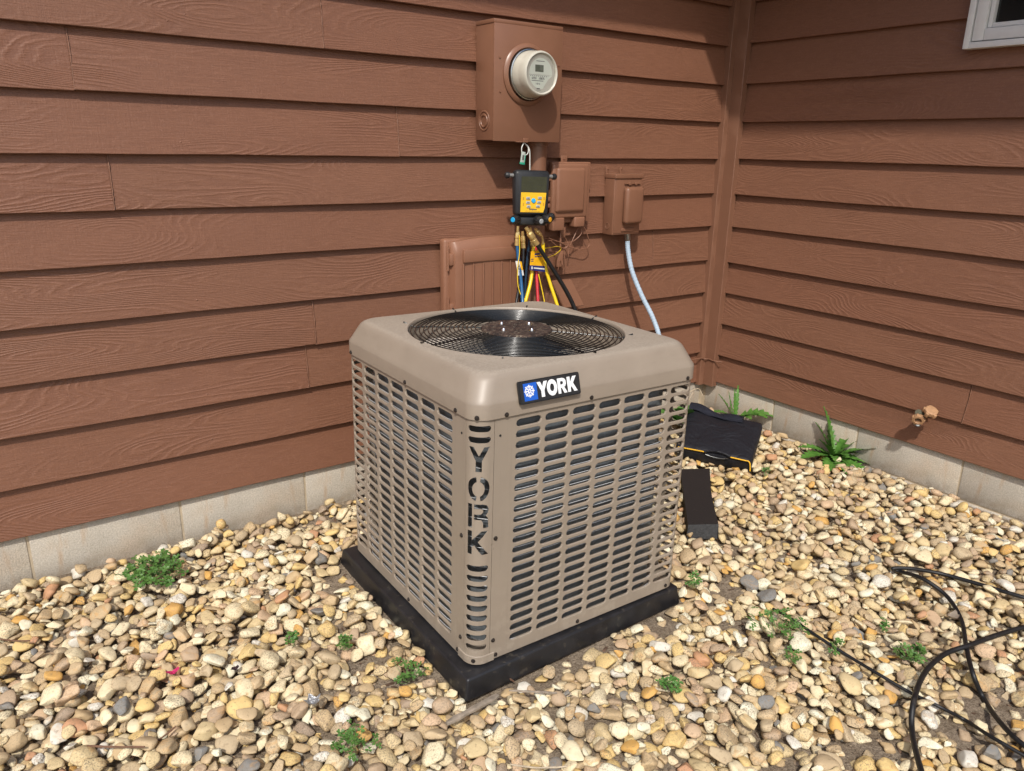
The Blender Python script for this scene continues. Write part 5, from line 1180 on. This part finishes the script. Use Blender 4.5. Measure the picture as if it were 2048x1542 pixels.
def stick(name, label, a, b, w, h, mat=M_WOOD, cat='stick', group=None, bend=.0):
    A_, B_ = W(*a, 'z', .0), W(*b, 'z', .0); za, zb_ = htop(A_.x, A_.y, .012), htop(B_.x, B_.y, .012); A_, B_ = W(*a, 'z', za+h/2), W(*b, 'z', zb_+h/2)
    g = random.Random(hash(a) % 99); bm = B(); n = 10; d = (B_-A_).normalized(); s = d.cross(Vector((0, 0, 1))).normalized(); R_ = []
    for i in range(n+1):
        t = i/n; p = A_.lerp(B_, t)+s*bend*math.sin(PI*t)+Vector((0, 0, .004)); ww = w/2*(1+g.uniform(-.16, .16))*(1 if .03 < t < .97 else .7)
        R_.append([bm.verts.new(p+s*(ww*k)+Vector((0, 0, q*h/2+g.uniform(-.0008, .0008)))) for k, q in ((-1, -1), (1, -1), (1.02, .6), (.3, 1.1), (-.35, .85), (-1, .7))])
    for a_, b_ in zip(R_, R_[1:]):
        for k in range(6): bm.faces.new((a_[k], a_[(k+1) % 6], b_[(k+1) % 6], b_[k]))
    bm.faces.new(R_[0][::-1]); bm.faces.new(R_[-1]); bmesh.ops.recalc_face_normals(bm, faces=bm.faces)
    return tag(obj(name, bm, mat, None, smooth=25, loc=A_), label, cat, group)
stick('weathered_stick', 'flat grey weathered stick lying in front of the pad corner', (893, 1449), (996, 1393), .017, .008)
stick('weathered_stick', 'thin pale wood sliver lying right of the flat grey stick', (1018, 1383), (1114, 1388), .006, .004)
M_TWIG = simple('brown_twig', (.16, .085, .05), .85, bump=.5); M_PALE = simple('pale_twig', (.46, .38, .27), .8, bump=.4)
for lb, a, b, bd_, mt in (('thin red brown twig lying level near the bottom left', (175, 1494), (290, 1496), .002, M_TWIG), ('bent dark twig right of the level twig near the bottom left', (260, 1519), (352, 1455), .006, M_TWIG), ('thin twig on the stones at the far left edge', (0, 1280), (60, 1284), .003, M_TWIG),
                          ('pale forked twig at the bottom centre of the gravel', (1020, 1531), (1135, 1535), .008, M_PALE), ('pale dry straw beside the bright tuft in front of the pad', (1290, 1372), (1340, 1385), .004, M_PALE), ('short pale twig in front of the larger thistle', (1668, 950), (1710, 940), .002, M_PALE),
                          ('reddish twig poking out at the front edge of the pad', (1010, 1352), (1028, 1365), .001, M_TWIG)):
    stick('twig', lb, a, b, .0042, .0035, mt, 'twig', None, bd_)
def scrap(name, label, px, py, pts, mat, cat, cup=.006, seed=1):
    q = W(px, py, 'z', 0); z = htop(q.x, q.y, .018); q = W(px, py, 'z', z+.006); g = random.Random(seed); bm = B(); c = bm.verts.new((0, 0, 0)); ring_ = [bm.verts.new((x, y, cup*(math.hypot(x, y)/.015)+g.uniform(-.002, .002))) for x, y in pts]
    for i in range(len(ring_)): bm.faces.new((c, ring_[i], ring_[(i+1) % len(ring_)]))
    r = bmesh.ops.solidify(bm, geom=bm.faces[:], thickness=.0008); o = obj(name, bm, mat, smooth=40); o.location = q; return tag(o, label, cat)
scrap('petal', 'bright pink flower petals dropped on the stones at the left', 346, 1347, [(.017*math.cos(a)*(1+.35*math.sin(3*a)), .012*math.sin(a)*(1+.3*math.cos(2*a))) for a in np.linspace(0, 5.9, 12)], simple('pink_petal', (.75, .06, .22), .5, bump=.3), 'petal', .008)
scrap('foil_scrap', 'crumpled silvery scrap among grey stones left of the pad corner', 626, 1408, [(.022*math.cos(a)*(1+.3*math.sin(5*a)), .019*math.sin(a)*(1+.4*math.cos(4*a))) for a in np.linspace(0, 6, 16)], simple('foil', (.72, .74, .76), .35, .7, bump=1, bscale=90, bdist=.006), 'scrap', .012, 4)
scrap('dry_leaf', 'curled pale grey dry leaf on the gravel at the right', 1905, 1238, [(.024*math.cos(a)*(1+.2*math.sin(4*a)), .016*math.sin(a)) for a in np.linspace(0, 5.9, 14)], simple('dry_leaf', (.45, .38, .30), .8, bump=.6), 'leaf', .012, 6)
scrap('dry_leaf', 'small dark curled leaf near the pink petals', 470, 1340, [(.013*math.cos(a)*(1+.2*math.sin(4*a)), .009*math.sin(a)) for a in np.linspace(0, 5.9, 10)], simple('dark_leaf', (.06, .03, .035), .7, bump=.6), 'leaf', .01, 8)
# dry stalks and bits of pale cable sprouting at the far corner behind the cabinet
DS = thing('dry_stalks', 'tangle of pale dry stalks in the far corner beside the tool bag', 'dry stalks', (-.30, -.13, -.02))
for k, P in enumerate(([(-.33, -.12, -.02), (-.34, -.15, .09), (-.36, -.18, .17)], [(-.33, -.12, .08), (-.27, -.12, .16), (-.21, -.14, .185), (-.20, -.17, .15)], [(-.30, -.18, -.01), (-.34, -.22, .07), (-.36, -.25, .12)], [(-.36, -.2, 0), (-.32, -.2, .06), (-.27, -.2, .10), (-.22, -.16, .13)], [(-.38, -.2, .1), (-.30, -.16, .15), (-.25, -.14, .17)])):
    bm = B(); tube(bm, spline(P, 6), .0030-.0003*k, 6); obj('stalk', bm, M_PALE, DS, True, 60)
# painted wire crossing the corner trim
PW = [(-.30, -.006, .318), (-.20, -.010, .318), (-.12, -.012, .316), (-.065, -.022, .318), (-.045, -.028, .312), (-.032, -.052, .314), (-.032, -.090, .312), (-.010, -.13, .312)]
bm = B(); tube(bm, spline(PW, 6), .0035, 7); tag(obj('corner_wire', bm, M_TRIM, None, smooth=60, loc=PW[0]), 'thin brown painted wire crossing the inside corner trim low down', 'wire')
